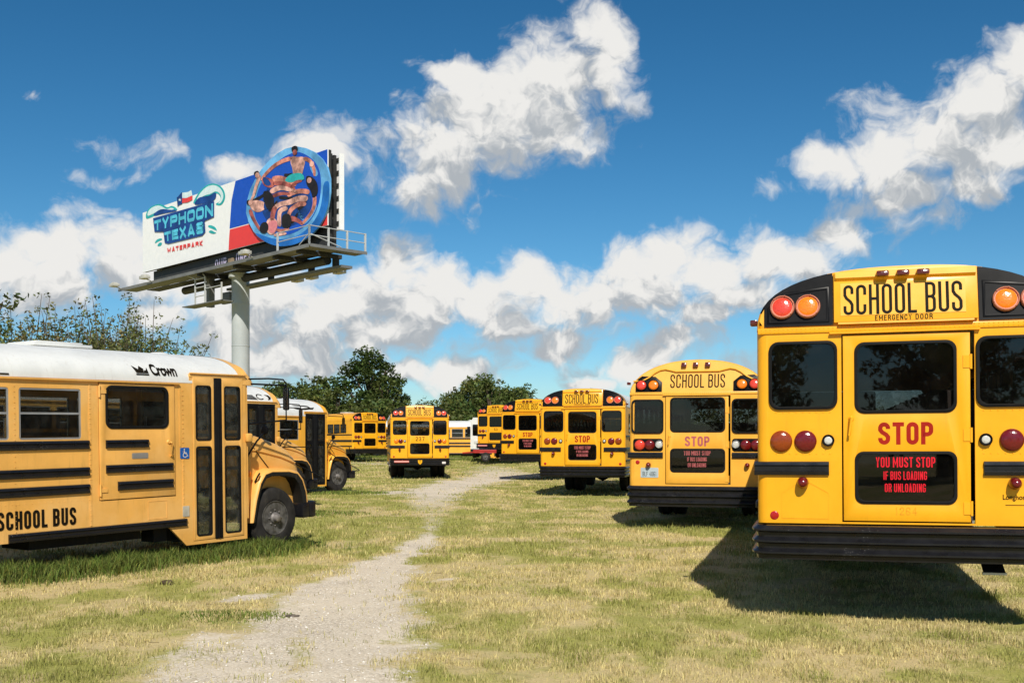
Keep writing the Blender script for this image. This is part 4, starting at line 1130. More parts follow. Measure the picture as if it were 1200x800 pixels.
    for yy in (-8, -6, -4.2, -2.5, -0.6): mb.box(-0.377, 0.377, yy, yy + 0.08, 0.55, 0.74)
    mb.box(0.50, 1.05, -3.1, -1.6, 0.36, 0.80); mb.box(-1.05, -0.5, -4.6, -3.0, 0.4, 0.8); mb.box(0.85, 1.1, -1.45, -1.25, 0.30, 0.80)
    mb.build('chassis', 'chassis', bus)
    mb = MB(); mb.tube([(-0.9, 0.55, 0.45), (0.9, 0.55, 0.45)], 0.07, 10); mb.tube([(-0.8, -6.9, 0.45), (0.8, -6.9, 0.45)], 0.09, 10); mb.build('axle', 'chassis', bus)
    Rw = S.get('wheel', 0.43)
    for s in (-1, 1):
        wheel(bus, s * 1.10, wy, Rw + 0.03, Rw, s)
        wheel(bus, s * 1.10, -6.9, Rw + 0.03, Rw, s, dual=True)
    sm = shared('seat', seat_mesh)
    for i in range(S.get('seats', 7)):
        for s in (-1, 1):
            if s > 0 and i == 0 and has_lift: continue
            o = place('seat', sm, 'seat_vinyl', bus); o.location = (s * 0.67, -2.0 - i * 0.82, 0.90)
    mb = MB(); mb.box(-0.95, -0.45, -0.95, -0.85, 0.95, 1.75); mb.box(-0.95, -0.45, -0.85, -0.4, 1.2, 1.32); mb.build('driver_seat', 'seat_vinyl', bus, bevel=0.03)
    mb = MB(); mb.tube([(-0.7 + 0.23 * math.cos(a), -0.18 + 0.06 * math.sin(a), 1.5 + 0.2 * math.sin(a)) for a in np.linspace(0, 2 * math.pi, 19)], 0.014, 6, cap=False); mb.build('steering_wheel', 'black_rubber', bus)
    mb = MB(); mb.tube([(0.30, -0.95, 0.92), (0.30, -0.95, 1.9)], 0.017, 8); mb.tube([(0.30, -0.95, 1.5), (1.1, -0.97, 1.5)], 0.017, 8); mb.build('grab_rail', 'aluminium', bus)
    return bus

def rail(parent, x, ya, yb, z0, z1):
    h = z1 - z0
    secs = [(z0, 0.0), (z0 + 0.004, 0.022), (z0 + h * 0.28, 0.028), (z0 + h * 0.38, 0.014), (z0 + h * 0.62, 0.014), (z0 + h * 0.72, 0.028), (z1 - 0.004, 0.022), (z1, 0.0)]
    mb = MB(); mb.loft([[Vector((x + d, y, z)) for z, d in secs] for y in (ya, yb)], cap=True)
    return mb.build('rub_rail', 'bumper_black', parent)

def crown_emblem(bus, fn):
    mb = MB()
    add_text(mb, 'Crown', -1.515, 2.395, -1.125, 2.545, fn, 0, 0.034, 0.9)
    # crown mark: band and three points
    def poly(pts): mb.add([fn(a, b, 0) for a, b in pts], [tuple(range(len(pts)))])
    poly([(-1.745, 2.395), (-1.555, 2.395), (-1.555, 2.410), (-1.745, 2.410)])
    poly([(-1.735, 2.420), (-1.690, 2.420), (-1.700, 2.470), (-1.770, 2.512)])
    poly([(-1.710, 2.420), (-1.625, 2.420), (-1.615, 2.475), (-1.660, 2.512), (-1.700, 2.460)])
    poly([(-1.625, 2.420), (-1.557, 2.420), (-1.557, 2.495), (-1.590, 2.455), (-1.615, 2.455)])
    mb.build('lettering', 'letter_black', bus, recalc=False)
    mb = MB(); add_text(mb, 'DISTRICT', -3.95, 2.375, -3.505, 2.425, fn, 0, 0.01, 1.1)
    poly([(-3.95, 2.335), (-3.40, 2.335), (-3.40, 2.352), (-3.95, 2.352)])
    mb.build('lettering', 'letter_black', bus, recalc=False)
def wing_emblem(bus, fn):
    mb = MB()
    def poly(pts): mb.add([fn(a + 0.36, b + 0.075, 0.004) for a, b in pts], [tuple(range(len(pts)))])
    for i in range(4):
        z = 2.52 - i * 0.028
        poly([(-1.75 + i * 0.13, z), (-1.02 + i * 0.03, z - 0.002), (-0.98 + i * 0.03, z - 0.018), (-1.68 + i * 0.13, z - 0.014)])
    # round head with an eye-like gap, then a hooked nose
    ring = [(-0.80 + 0.11 * math.cos(a), 2.485 + 0.065 * math.sin(a)) for a in np.linspace(0.6, 5.6, 16)]
    ring2 = [(-0.80 + 0.085 * math.cos(a), 2.485 + 0.048 * math.sin(a)) for a in np.linspace(0.6, 5.6, 16)]
    for i in range(15): poly([ring[i], ring[i + 1], ring2[i + 1], ring2[i]])
    poly([(-0.64, 2.54), (-0.52, 2.53), (-0.48, 2.48), (-0.52, 2.43), (-0.60, 2.42), (-0.56, 2.46), (-0.57, 2.50)])
    mb.build('emblem', 'letter_black', bus, recalc=False)
def swoosh_emblem(bus, fn):
    mb = MB()
    def poly(pts): mb.add([fn(a + 0.03, b + 0.07, 0.004) for a, b in pts], [tuple(range(len(pts)))])
    poly([(-1.35, 2.565), (-0.85, 2.565), (-0.70, 2.52), (-0.92, 2.535), (-1.25, 2.545)])
    poly([(-0.85, 2.565), (-0.70, 2.555), (-0.62, 2.50), (-0.70, 2.455), (-0.74, 2.50), (-0.70, 2.52)])
    poly([(-1.35, 2.465), (-0.98, 2.475), (-0.74, 2.50), (-0.70, 2.455), (-0.90, 2.435), (-1.22, 2.44)])
    poly([(-0.62, 2.50), (-0.46, 2.515), (-0.56, 2.455), (-0.70, 2.455)])
    mb.build('emblem', 'letter_black', bus, recalc=False)

HEAD = Vector((0.562, 0.827, 0)); SIDE = Vector((0.827, -0.562, 0))
def conv_M(corner, head_deg, pitch=0.0, z=0.0):
    """frame of a bonneted bus whose right front body corner stands at corner"""
    th = math.radians(-head_deg)
    Rm = Matrix.Rotation(th, 4, 'Z')
    side = Rm.to_3x3() @ Vector((1.2, 0, 0))
    return Matrix.Translation((corner[0] - side.x, corner[1] - side.y, gz(*corner) + z)) @ Rm @ Matrix.Rotation(pitch, 4, 'X')
MC1 = conv_M((-3.62, 14.6), 34.2, 0.015)
conv_bus(MC1, 'faded yellow bonneted bus nearest on the left, with white roof and wheelchair sign', dict(emblem=crown_emblem))
conv_bus(conv_M((-5.40, 24.5), 34.5), 'bonneted bus with black winged emblem on its white roof, between two other bonneted buses', dict(emblem=wing_emblem, lift=False, sign=False, detail=False, top=2.86, wheel=0.47, paint='bus_yellow_faded', gate=True, lettering=False, leaf='black_paint'))
conv_bus(conv_M((-5.62, 32.3), 33.0, 0.0, -0.02), 'farthest of the bonneted buses, hooked black swoosh emblem on its white roof', dict(emblem=swoosh_emblem, lift=False, sign=False, detail=False, top=2.86, wheel=0.47, paint='bus_yellow_pale', gate=True, lettering=False, leaf='black_paint'))
conv_bus(conv_M(((594 - 600) / 17.3, F / 17.3), 87.0, 0.0, -0.12), 'far white-roofed bus seen side on, at the end of the lot beside a white truck', dict(emblem=lambda b, f: None, lift=False, sign=False, detail=False, windows=7, seats=0, lettering=False, paint='bus_yellow_pale'), group=None)

# ------------------------------------------------------------------ white truck and red flatbed trailer at the far end
def truck(M):
    t = empty('truck', M, 'white truck with a boxy cab, seen from the front far behind the buses', 'truck')
    mb = MB(); mb.plate([(-1.1, 0.62), (1.1, 0.62), (1.1, 2.6), (0.9, 2.95), (-0.9, 2.95), (-1.1, 2.6)], [rr(-0.95, 1.62, 0.95, 2.45, 0.08)], lambda a, b, h: (a, h, b), 0.06)
    cab = mb.build('cab', 'white_paint', t)
    mb = MB(); mb.box(-1.1, -1.05, 0.06, 1.9, 0.62, 2.6); mb.box(1.05, 1.1, 0.06, 1.9, 0.62, 2.6); mb.box(-1.04, 1.04, 1.85, 1.9, 0.62, 2.9); mb.build('cab_side', 'white_paint', t)
    mb = MB(); mb.add([(-1.1, 0.0, 2.6), (-0.9, 0.0, 2.955), (0.9, 0.0, 2.955), (1.1, 0.0, 2.6), (-1.1, 1.9, 2.6), (-0.9, 1.9, 2.955), (0.9, 1.9, 2.955), (1.1, 1.9, 2.6)], [(0, 1, 5, 4), (1, 2, 6, 5), (2, 3, 7, 6)]); mb.build('cab_roof', 'white_paint', t)
    mb = MB(); mb.box(-0.98, 0.98, 0.03, 0.036, 1.58, 2.5); mb.build('windscreen', 'glass_dark', t)
    for s in (-1, 1):
        mb = MB(); mb.box(min(s * 0.55, s * 0.85), max(s * 0.55, s * 0.85), -0.03, 0.02, 1.05, 1.3); mb.build('headlamp', 'lens_clear', t, bevel=0.02)
        mb = MB(); mb.box(min(s * 1.12, s * 1.34), max(s * 1.12, s * 1.34), -0.05, 0.03, 1.75, 2.3); mb.build('mirror', 'black_paint', t, bevel=0.03)
        wheel(t, s * 0.98, 0.8, 0.48, 0.48, s, seen=False); wheel(t, s * 0.98, 4.4, 0.48, 0.48, s, seen=False)
    mb = MB(); mb.box(-0.45, 0.45, -0.02, 0.01, 0.95, 1.4); mb.build('grille', 'black_paint', t)
    mb = MB(); mb.box(-1.1, 1.1, -0.16, -0.02, 0.42, 0.66); mb.build('bumper', 'bumper_black', t, bevel=0.03)
    mb = MB(); mb.box(-1.08, 1.08, 2.0, 6.0, 0.9, 2.9); mb.build('load_box', 'white_paint', t, bevel=0.03)
    mb = MB(); mb.box(-0.5, 0.5, 0.3, 6.0, 0.55, 0.88); mb.build('chassis', 'chassis', t)
truck(Matrix.Translation(((569 - 600) / 19.6, F / 19.6, gz(0, 64) + 0.25)) @ Matrix.Rotation(-0.03, 4, 'Z') @ Matrix.Scale(0.82, 4))
def trailer(M):
    t = empty('flatbed_trailer', M, 'low red flatbed trailer in front of the white truck', 'trailer')
    mb = MB(); mb.box(-0.4, 0.9, -0.5, 0.5, 0.48, 0.58); mb.box(-0.4, 0.9, -0.52, -0.46, 0.581, 0.66); mb.box(-0.4, 0.9, 0.46, 0.52, 0.581, 0.66); mb.build('deck', 'trailer_red', t, bevel=0.01)
    mb = MB(); mb.tube([(-0.4, -0.4, 0.52), (-1.0, 0, 0.48)], 0.04, 8); mb.tube([(-0.4, 0.4, 0.52), (-1.0, 0, 0.48)], 0.04, 8); mb.build('drawbar', 'trailer_red', t)
    for y in (0.3,):
        for s in (-1, 1):
            w = wheel(t, 0, 0, 0, 0.26, 1, seen=False); w.location = (y, s * 0.6, 0.26); w.rotation_euler = (0, 0, s * math.pi / 2)
trailer(Matrix.Translation(((563 - 600) / 20.8, F / 20.8, gz(0, 60) + 0.16)))

# ------------------------------------------------------------------ billboard
def build_billboard():
    sl_, sr_ = 16.4, 21.0
    PL = Vector(((167.2 - 600) / sl_, F / sl_, 0)); PR = Vector(((384.0 - 600) / sr_, F / sr_, 0))
    ax = (PR - PL); LEN = ax.length; ax.normalize()
    nrm = Vector((ax.y, -ax.x, 0))            # towards the camera side
    if nrm.dot(-PL) < 0: nrm = -nrm
    # local frame: x along the board, y away from the viewer, z up
    M = Matrix.Identity(4)
    for i in range(3):
        M[i][0] = ax[i]; M[i][1] = -nrm[i]; M[i][2] = (0, 0, 1)[i]
    M.translation = PL
    bb = empty('billboard', M, 'tall billboard for a waterpark on a grey steel pole, above the left-hand buses', 'billboard')
    def P(px, py, y=0.0):
        p = hit(M, 1, y, px, py); return (p.x, p.z)
    # face corners in board coordinates
    zt = (P(167.2, 244.8)[1] + P(384, 180.5)[1]) / 2; zb = (P(167.2, 314.3)[1] + P(384, 270.5)[1]) / 2
    fl = lambda a, b, h: (a, -h, b)
    mb = MB(); mb.box(0, LEN, 0.0, 0.06, zb, zt)
    face = mb.build('face', 'board_white', bb)
    mb = MB(); mb.box(0.05, LEN - 0.004, 0.0605, 0.25, zb + 0.02, zt - 0.02); mb.build('backing', 'steel_dark', bb)
    def smooth(pts, it=2):
        for _ in range(it):
            o = []
            for i in range(len(pts)):
                a, b = pts[i], pts[(i + 1) % len(pts)]
                o += [(a[0] * .75 + b[0] * .25, a[1] * .75 + b[1] * .25), (a[0] * .25 + b[0] * .75, a[1] * .25 + b[1] * .75)]
            pts = o
        return pts
    def solve(px, x):
        """distance behind the face at which a point at x along the board shows in column px"""
        lo, hi = -3.0, 12.0
        for _ in range(40):
            m_ = (lo + hi) / 2; w_ = M @ Vector((x, m_, 10))
            if 600 + F * w_.x / w_.y < px: lo = m_
            else: hi = m_
        return lo
    def poly(name, mat, pts, h, px=True, parent=None, holes=(), soft=True):
        if soft: pts = smooth(pts)
        q = [P(*p) for p in pts] if px else pts
        hs = [[P(*p) for p in hh] for hh in holes]
        m = MB(); m.plate(q, hs, lambda a, b, hh: (a, -h + hh, b), 0.008)
        return m.build(name, mat, parent or bb)
    zt_ = zt + 0.001
    # blue and red printed fields, curved left edge
    edge = [P(276.2, 213), P(271.5, 235), P(268.8, 262), P(268.0, 291)]
    seam_l = P(269.2, 268); seam_r = P(384, 237)
    m = MB(); m.plate([(edge[0][0], zt - 0.02), (edge[1][0], edge[1][1]), (seam_l[0], seam_l[1]), (LEN - 0.02, seam_r[1]), (LEN - 0.02, zt - 0.02)], [], lambda a, b, h: (a, -0.012 + h, b), 0.01); m.build('blue_field', 'board_blue', bb)
    m = MB(); m.plate([(seam_l[0] + 0.03, seam_l[1] - 0.06), (edge[2][0], seam_l[1] - 0.5), (edge[3][0], zb + 0.02), (LEN - 0.02, zb + 0.02), (LEN - 0.02, seam_r[1] - 0.06)], [], lambda a, b, h: (a, -0.013 + h, b), 0.01); m.build('red_field', 'board_red', bb)
    # cut-out river raft reaching above the board
    import numpy as _np
    def ell(cx, cy, rx, ry, rot, n=48):
        out = []
        for i in range(n):
            a = 2 * math.pi * i / n
            x, y = rx * math.cos(a), ry * math.sin(a); c, s = math.cos(rot), math.sin(rot)
            out.append((cx + x * c - y * s, cy + x * s + y * c))
        return out
    outer = [(349,172),(360,174),(371,179),(380,187),(386,197),(389,210),(389,226),(387,241),(383,254),(376,266),(367,276),(355,284),(343,288),(331,289),(319,286),(308,280),(300,272),(294,261),(291,250),(292,236),(296,222),(302,210),(309,199),(318,189),(327,181),(337,175)]
    mid = [(350,178),(360,181),(369,187),(376,196),(379,208),(379,224),(377,238),(372,251),(364,262),(353,271),(340,276),(327,277),(315,272),(306,264),(301,253),(301,241),(304,227),(309,215),(316,204),(325,193),(336,184)]
    q = [P(*p) for p in outer]
    m = MB(); m.plate(q, [], lambda a, b, h: (a, -0.16 + h, b), 0.12); raft = m.build('raft_cutout', 'board_sky', bb)
    poly('raft_side', 'board_mid', [(389,212),(389,228),(387,243),(383,255),(376,267),(366,277),(354,285),(341,288.5),(329,289),(318,286),(309,281),(301,274),(306,274),(318,279),(330,281),(343,280),(355,275),(366,266),(374,255),(379,243),(381,228),(382,214)], 0.168)
    poly('raft_inside', 'board_blue', mid, 0.17)
    poly('raft_shade', 'board_deep', [(312,228),(322,212),(334,206),(346,214),(352,228),(366,226),(370,240),(362,254),(350,264),(334,268),(318,262),(309,248)], 0.178)
    poly('raft_gleam', 'board_sky', [(366,190),(374,198),(376,206),(372,208),(366,198)], 0.178)
    poly('raft_gleam', 'board_sky', [(372,238),(375,243),(368,256),(360,264),(357,262),(366,250)], 0.178)
    poly('raft_gleam', 'board_sky', [(352,244),(356,250),(360,260),(354,256)], 0.178)
    def limb(pts, w0, w1):
        """tapered outline round a bent line of photo pixels"""
        L_, R_ = [], []
        for q, (x, y) in enumerate(pts):
            a = pts[max(0, q - 1)]; b = pts[min(len(pts) - 1, q + 1)]
            dx, dy = b[0] - a[0], b[1] - a[1]; l = math.hypot(dx, dy); w = w0 + (w1 - w0) * q / (len(pts) - 1)
            L_.append((x - dy / l * w, y + dx / l * w)); R_.append((x + dy / l * w, y - dx / l * w))
        return L_ + R_[::-1]
    skin = [('skin_b', [(345,183),(352,185),(359,184),(361,190),(359,198),(357,207),(347,207),(346,198),(343,190)]),
            ('skin_a', limb([(345,186),(335,189),(324,195),(314,205),(309,212)], 2.6, 1.5)), ('skin_a', limb([(359,186),(367,189),(371,197),(372,207)], 2.6, 1.5)),
            ('skin_b', limb([(308,206),(304,216),(301,228),(297,237)], 2.0, 1.3)), ('skin_c', [(311,208),(319,209),(325,213),(324,221),(315,220),(310,215)]),
            ('skin_a', limb([(322,211),(332,209),(342,213),(350,218)], 3.6, 2.2)), ('skin_c', limb([(323,216),(333,215),(343,218),(349,223)], 2.6, 1.8)),
            ('skin_b', limb([(320,226),(330,220),(341,222),(351,226)], 3.2, 2.2)), ('skin_c', limb([(322,231),(332,227),(343,228)], 2.2, 1.6)),
            ('skin_b', [(297,236),(305,235),(313,237),(315,245),(306,250),(299,247),(295,241)]), ('skin_c', limb([(296,246),(299,255),(304,264),(309,271)], 2.2, 1.4)),
            ('skin_a', limb([(366,226),(357,224),(347,226),(340,230)], 3.0, 2.4)), ('skin_b', limb([(364,233),(353,233),(342,238),(330,240),(324,246)], 3.6, 2.4)), ('skin_a', limb([(362,239),(352,240),(343,247),(341,256)], 3.0, 2.0)),
            ('skin_a', limb([(372,230),(372,240),(369,249),(362,258),(356,264)], 2.4, 1.4)), ('skin_c', limb([(326,242),(323,250),(322,260)], 3.0, 2.4)), ('skin_b', limb([(340,244),(331,247),(330,257),(331,266)], 3.0, 2.0)),
            ('skin_b', [(316,257),(324,255),(329,261),(327,272),(321,277),(314,270)]), ('skin_c', limb([(343,256),(351,258),(358,263)], 3.4, 1.6)), ('skin_a', limb([(327,270),(335,271),(342,268)], 2.0, 1.6)),
            ('skin_b', limb([(324,276),(332,275),(339,274)], 1.8, 1.4)), ('skin_c', limb([(344,221),(350,214),(357,212)], 2.0, 1.6))]
    for (xa, ya, xb, yb) in ((300,236,318,224),(318,248,328,236),(344,262,352,250),(352,246,362,236),(330,232,346,232),(336,206,346,204)):
        poly('print_shadow', 'board_black', limb([(xa, ya), ((xa + xb) / 2 + 1, (ya + yb) / 2 + 1), (xb, yb)], 2.2, 1.2), 0.184)
    for mt, pts in skin: poly('bather', mt, pts, 0.19)
    poly('swim_shorts', 'board_teal', [(346,204),(358,203),(361,212),(352,211),(346,215),(336,213),(341,207)], 0.20)
    poly('swimsuit', 'board_navy', [(312,207),(318,211),(322,217),(316,219),(311,213)], 0.20)
    poly('swimsuit', 'skin_pink', [(318,260),(327,258),(329,266),(323,276),(316,268)], 0.20)
    poly('swimsuit', 'board_navy', [(313,236),(318,238),(317,246),(312,246)], 0.20)
    for pts in ([(345,173),(351,171),(353,176),(349,179),(345,178)], [(300,203),(306,200),(308,206),(303,209)], [(311,224),(319,225),(325,232),(324,244),(317,247),(313,238)], [(362,206),(370,208),(376,216),(376,228),(370,234),(368,224),(362,216)], [(336,251),(343,251),(346,260),(342,269),(334,267),(333,257)], [(309,262),(316,260),(319,268),(314,275),(307,272)], [(292,236),(296,234),(297,240),(293,241)]):
        poly('hair', 'board_black', pts, 0.205)
    for (cx, cy) in ((349, 179.5), (305, 206), (366, 212), (297, 238), (369, 193)): poly('face_print', 'skin_b' if cx != 349 else 'skin_c', ell(cx, cy, 2.6, 3.4, 0.2, 14), 0.207)
    # logo: waves, flag, layered lettering
    S = lambda zx, zy: (180 + zx / 5.717, 160 + zy / 5.717)
    def lp(name, mat, pts, h, soft=True): return poly(name, mat, [S(*p) for p in pts], h, soft=soft)
    lp('wave', 'board_teal', [(262,455),(275,420),(300,380),(330,345),(370,318),(410,314),(450,330),(475,365),(482,405),(472,440),(452,462),(425,462),(415,450),(440,440),(452,415),(445,395),(425,378),(395,395),(350,400),(310,440)], 0.014)
    lp('wave_foam', 'board_foam', [(285,428),(310,385),(340,350),(375,328),(410,325),(442,340),(464,370),(470,405),(460,435),(445,450),(432,450),(450,428),(456,400),(440,375),(415,365),(385,385),(350,392),(320,408)], 0.022)
    lp('wave_deep', 'board_navy', [(266,462),(300,410),(340,402),(380,396),(412,372),(424,385),(414,430),(330,452)], 0.030)
    lp('wave', 'board_teal', [(-52,555),(-50,515),(-30,480),(0,462),(40,450),(70,462),(95,478),(120,462),(150,475),(165,495),(100,505),(30,520),(-20,545)], 0.014)
    lp('wave_foam', 'board_foam', [(-42,535),(-35,500),(-10,475),(30,460),(60,470),(90,490),(120,475),(145,488),(90,498),(20,505),(-15,525)], 0.022)
    lp('wave_deep', 'board_navy', [(0,520),(40,490),(75,485),(110,492),(150,490),(160,500),(60,518),(5,535)], 0.030)
    lp('wave_spray', 'board_teal', [(360,605),(375,590),(415,605),(428,635),(405,622)], 0.014); lp('wave_spray', 'board_teal', [(365,640),(385,625),(408,640),(425,645),(400,655)], 0.0145)
    lp('wave_spray', 'board_teal', [(5,720),(20,690),(50,680),(62,690),(35,702)], 0.014); lp('wave_spray', 'board_teal', [(22,735),(40,708),(60,712),(50,735)], 0.0145)
    lp('flag_pole', 'board_black', [(158,408),(162,405),(168,470),(163,472)], 0.03, False)
    lp('flag', 'board_navy', [(162,408),(190,375),(196,378),(194,452),(164,466)], 0.036, False)
    lp('flag', 'board_foam', [(194,378),(235,372),(255,360),(262,395),(225,412),(194,412)], 0.036, False)
    lp('flag', 'board_red', [(194,414),(225,413),(262,396),(262,425),(230,442),(194,446)], 0.036, False)
    star = []
    for i in range(10):
        a = math.pi / 2 + i * math.pi / 5; r = 11 if i % 2 == 0 else 4.5
        star.append((179 + r * math.cos(a), 425 - r * math.sin(a)))
    lp('star', 'board_foam', star, 0.042, False)
    def slab(name, mat, c, h, inset=0):
        lp(name, mat, c, h, False)
    slab('logo_backing', 'board_navy', [(0,548),(408,432),(408,540),(345,568),(350,640),(330,665),(100,720),(78,712),(70,640),(10,640)], 0.046)
    def logo_text(txt, c00, c10, c01, c11, mat, h, weight, gap):
        """lettering stretched over a quadrilateral given in logo pixels"""
        q = [P(*S(*c)) for c in (c00, c10, c01, c11)]
        def mp(u, v): return tuple((1 - u) * (1 - v) * q[0][i] + u * (1 - v) * q[1][i] + (1 - u) * v * q[2][i] + u * v * q[3][i] for i in (0, 1))
        m = MB(); gothic(m, txt, 0.0, 0.0, q[1][0] - q[0][0], q[2][1] - q[0][1], lambda a, b, hh: (a, -hh * 8 + h * 7, b), h, weight, gap, mp)
        return m.build('lettering', mat, bb, recalc=False)
    logo_text('TYPHOON', (10,634), (404,534), (10,566), (404,448), 'board_cyan', 0.056, 0.42, 0.16)
    logo_text('TEXAS', (80,706), (340,648), (76,644), (338,568), 'board_cyan', 0.056, 0.42, 0.16)
    logo_text('WATERPARK', (92,778), (332,728), (92,748), (332,696), 'board_red', 0.03, 0.28, 0.35)
    # apron under the face, walkways, rails, supports
    mb = MB(); mb.box(1.0, LEN - 0.3, 0.35, 0.45, zb - 1.15, zb - 0.004); mb.build('apron', 'steel_dark', bb)
    wz = zb - 1.25
    mb = MB(); mb.box(-0.9, LEN + 0.2, -1.35, -0.05, wz - 0.06, wz); mb.box(-0.9, LEN + 0.2, -1.40, -1.352, wz - 0.16, wz + 0.04); mb.build('walkway', 'steel_grey', bb)
    # owner's plate on the apron
    mb = MB(); a0 = P(246.5, 306)[0]; a1 = P(260, 303)[0]; a2 = P(271, 297)[0]; a3 = P(288, 296)[0]
    fa = lambda a, b, h: (a, 0.34 - h, b)
    mb = MB(); gothic(mb, 'OUR', a0, zb - 0.92, a1, zb - 0.25, fa, 0.004, 0.28, 0.3); mb.build('lettering', 'board_lilac', bb, recalc=False)
    mb = MB(); gothic(mb, 'ONE?', a2, zb - 0.84, a3, zb - 0.16, fa, 0.004, 0.28, 0.3); mb.build('lettering', 'board_lilac', bb, recalc=False)
    mb = MB(); mb.box(a1 + 0.25, a2 - 0.25, 0.30, 0.345, zb - 0.95, zb - 0.4); mb.build('name_plate', 'wood_block', bb)
    def post_rail(pts, name='guard_rail'):
        m = MB()
        for (x, y) in pts: m.box(x - 0.045, x + 0.045, y - 0.045, y + 0.045, wz, wz + 1.1)
        for i in range(len(pts) - 1):
            (xa, ya), (xb, yb) = pts[i], pts[i + 1]
            for hh in (0.55, 1.06): m.tube([(xa, ya, wz + hh), (xb, yb, wz + hh)], 0.028, 6)
        m.build(name, 'steel_white', bb)
    ex = LEN + 0.15
    post_rail([(LEN - 3.1, -1.3), (ex, -1.3)])
    yE = solve(428, ex); yR = solve(402.5, LEN); yW = solve(413, LEN - 0.2)
    post_rail([(ex, -1.3), (ex, -1.3 + (yE + 1.3) / 3), (ex, -1.3 + (yE + 1.3) * 2 / 3), (ex, yE)])
    mb = MB(); mb.tube([(LEN - 0.9, -1.28, wz + 0.1), (ex - 0.1, -1.28, wz + 0.6)], 0.03, 6); mb.tube([(ex, -1.2, wz + 0.6), (ex, 0.8, wz + 0.1)], 0.03, 6); mb.build('brace', 'steel_white', bb)
    mb = MB(); mb.box(ex - 1.0, ex + 0.15, -0.045, yE, wz - 0.07, wz - 0.012); mb.box(ex + 0.152, ex + 0.2, -1.35, yE, wz - 0.14, wz + 0.03); mb.build('end_walkway', 'steel_grey', bb)
    # second face behind, back to back with the first
    mb = MB(); mb.box(0.3, LEN - 0.02, yR - 0.14, yR, zb - 0.1, zt - 0.12); mb.box(LEN - 0.018, LEN + 0.04, yR - 0.30, yR + 0.02, zb - 0.12, zt - 0.1); mb.build('rear_face', 'board_white', bb)
    for kk in range(6):
        z = zb + 0.3 + (zt - zb - 0.7) * kk / 5
        mb = MB(); mb.box(0.2, LEN - 0.12, 0.26, 0.36, z - 0.08, z + 0.08); mb.build('stringer', 'steel_dark', bb)
        mb = MB(); mb.box(0.4, LEN - 0.06, yR - 0.24, yR - 0.145, z - 0.08, z + 0.08); mb.build('stringer', 'steel_dark', bb)
    for kk in range(9):
        x = LEN * (kk + 0.93) / 9.1
        mb = MB(); mb.box(x - 0.10, x + 0.10, 0.37, 0.55, zb - 1.2, zt - 0.1); mb.build('upright', 'steel_dark', bb)
        mb = MB(); mb.box(x - 0.10, x + 0.10, yR - 0.42, yR - 0.245, zb - 1.2, zt - 0.15); mb.build('upright', 'steel_dark', bb)
        for q in range(3):
            z = zb + 0.4 + q * (zt - zb - 0.9) / 2
            mb = MB(); mb.tube([(x, 0.5, z), (x, yR - 0.3, z + 0.25)], 0.045, 6); mb.build('tie', 'steel_dark', bb)
    mb = MB(); mb.box(LEN - 0.058, LEN - 0.02, yR - 0.27, yR - 0.15, zb - 0.1, zt - 0.14); mb.build('end_frame', 'steel_dark', bb)
    # rear walkway and outriggers
    mb = MB(); mb.box(10.0, LEN - 0.2, yW - 0.75, yW, wz - 0.95, wz - 0.80); mb.build('walkway', 'steel_grey', bb)
    for x in (2.0, 6.0, 10.5, 15.0, 19.5, LEN - 1.2):
        mb = MB(); mb.box(x - 0.12, x + 0.12, -1.2, yW - 0.1, wz - 0.30, wz - 0.07)
        if x > 10: mb.box(x - 0.14, x + 0.14, yW - 0.6, yW - 0.3, wz - 0.80, wz - 0.301); mb.build('outrigger', 'steel_dark', bb)
    mb = MB(); mb.box(0.5, LEN - 0.3, 0.1, yW - 0.8, wz - 0.06, wz - 0.02); mb.build('decking', 'steel_dark', bb)
    # torsion pipe and pole
    yP = 0.95; pc = P(282, 310, yP)[0]
    mb = MB(); mb.tube([(4.5, yP, wz - 0.42), (LEN - 1.4, yP, wz - 0.42)], 0.26, 16); mb.build('torsion_pipe', 'steel_dark', bb)
    mb = MB(); mb.lathe([(0.60, -0.05), (0.60, 0.35), (0.56, 0.36), (0.56, wz - 0.4), (0.75, wz - 0.38), (0.75, wz - 0.1)], (pc, yP, 0), (0, 0, 1), 32); pole = mb.build('pole', 'steel_pole', bb, sharp=50)
    for z in (4.5, 7.6, 10.3):
        mb = MB(); mb.lathe([(0.565, 0), (0.575, 0.01), (0.575, 0.05), (0.565, 0.06)], (pc, yP, z), (0, 0, 1), 32); mb.build('weld_ring', 'steel_pole', pole)
    mb = MB(); mb.tube([(pc - 0.62, yP - 0.2, 0), (pc - 0.62, yP - 0.2, wz - 0.5)], 0.035, 6); mb.build('conduit', 'steel_grey', bb)
    mb = MB(); mb.box(pc - 1.9, pc - 0.9, yP - 0.3, yP - 0.1, wz - 1.9, wz - 1.15); mb.build('junction_box', 'steel_grey', bb, bevel=0.02)
    # ladder and its small landing left of the pole
    xl = P(236, 325, 0.0)[0]
    mb = MB(); mb.box(xl - 0.9, xl + 4.2, -0.9, 0.0, wz - 2.03, wz - 1.97); mb.box(xl - 0.1, xl + 0.3, 0.4, 0.8, wz - 1.97, wz - 0.1); mb.build('ladder_landing', 'steel_grey', bb)
    mb = MB()
    for x in (xl + 0.9, xl + 2.2, xl + 4.3): mb.box(x - 0.04, x + 0.04, -0.94, -0.86, wz - 1.97, wz - 0.35 if x < xl + 3 else wz - 0.9)
    for z in (wz - 1.5, wz - 0.95, wz - 0.4): mb.tube([(xl + 0.9, -0.9, z), (xl + 2.2, -0.9, z)], 0.035, 6)
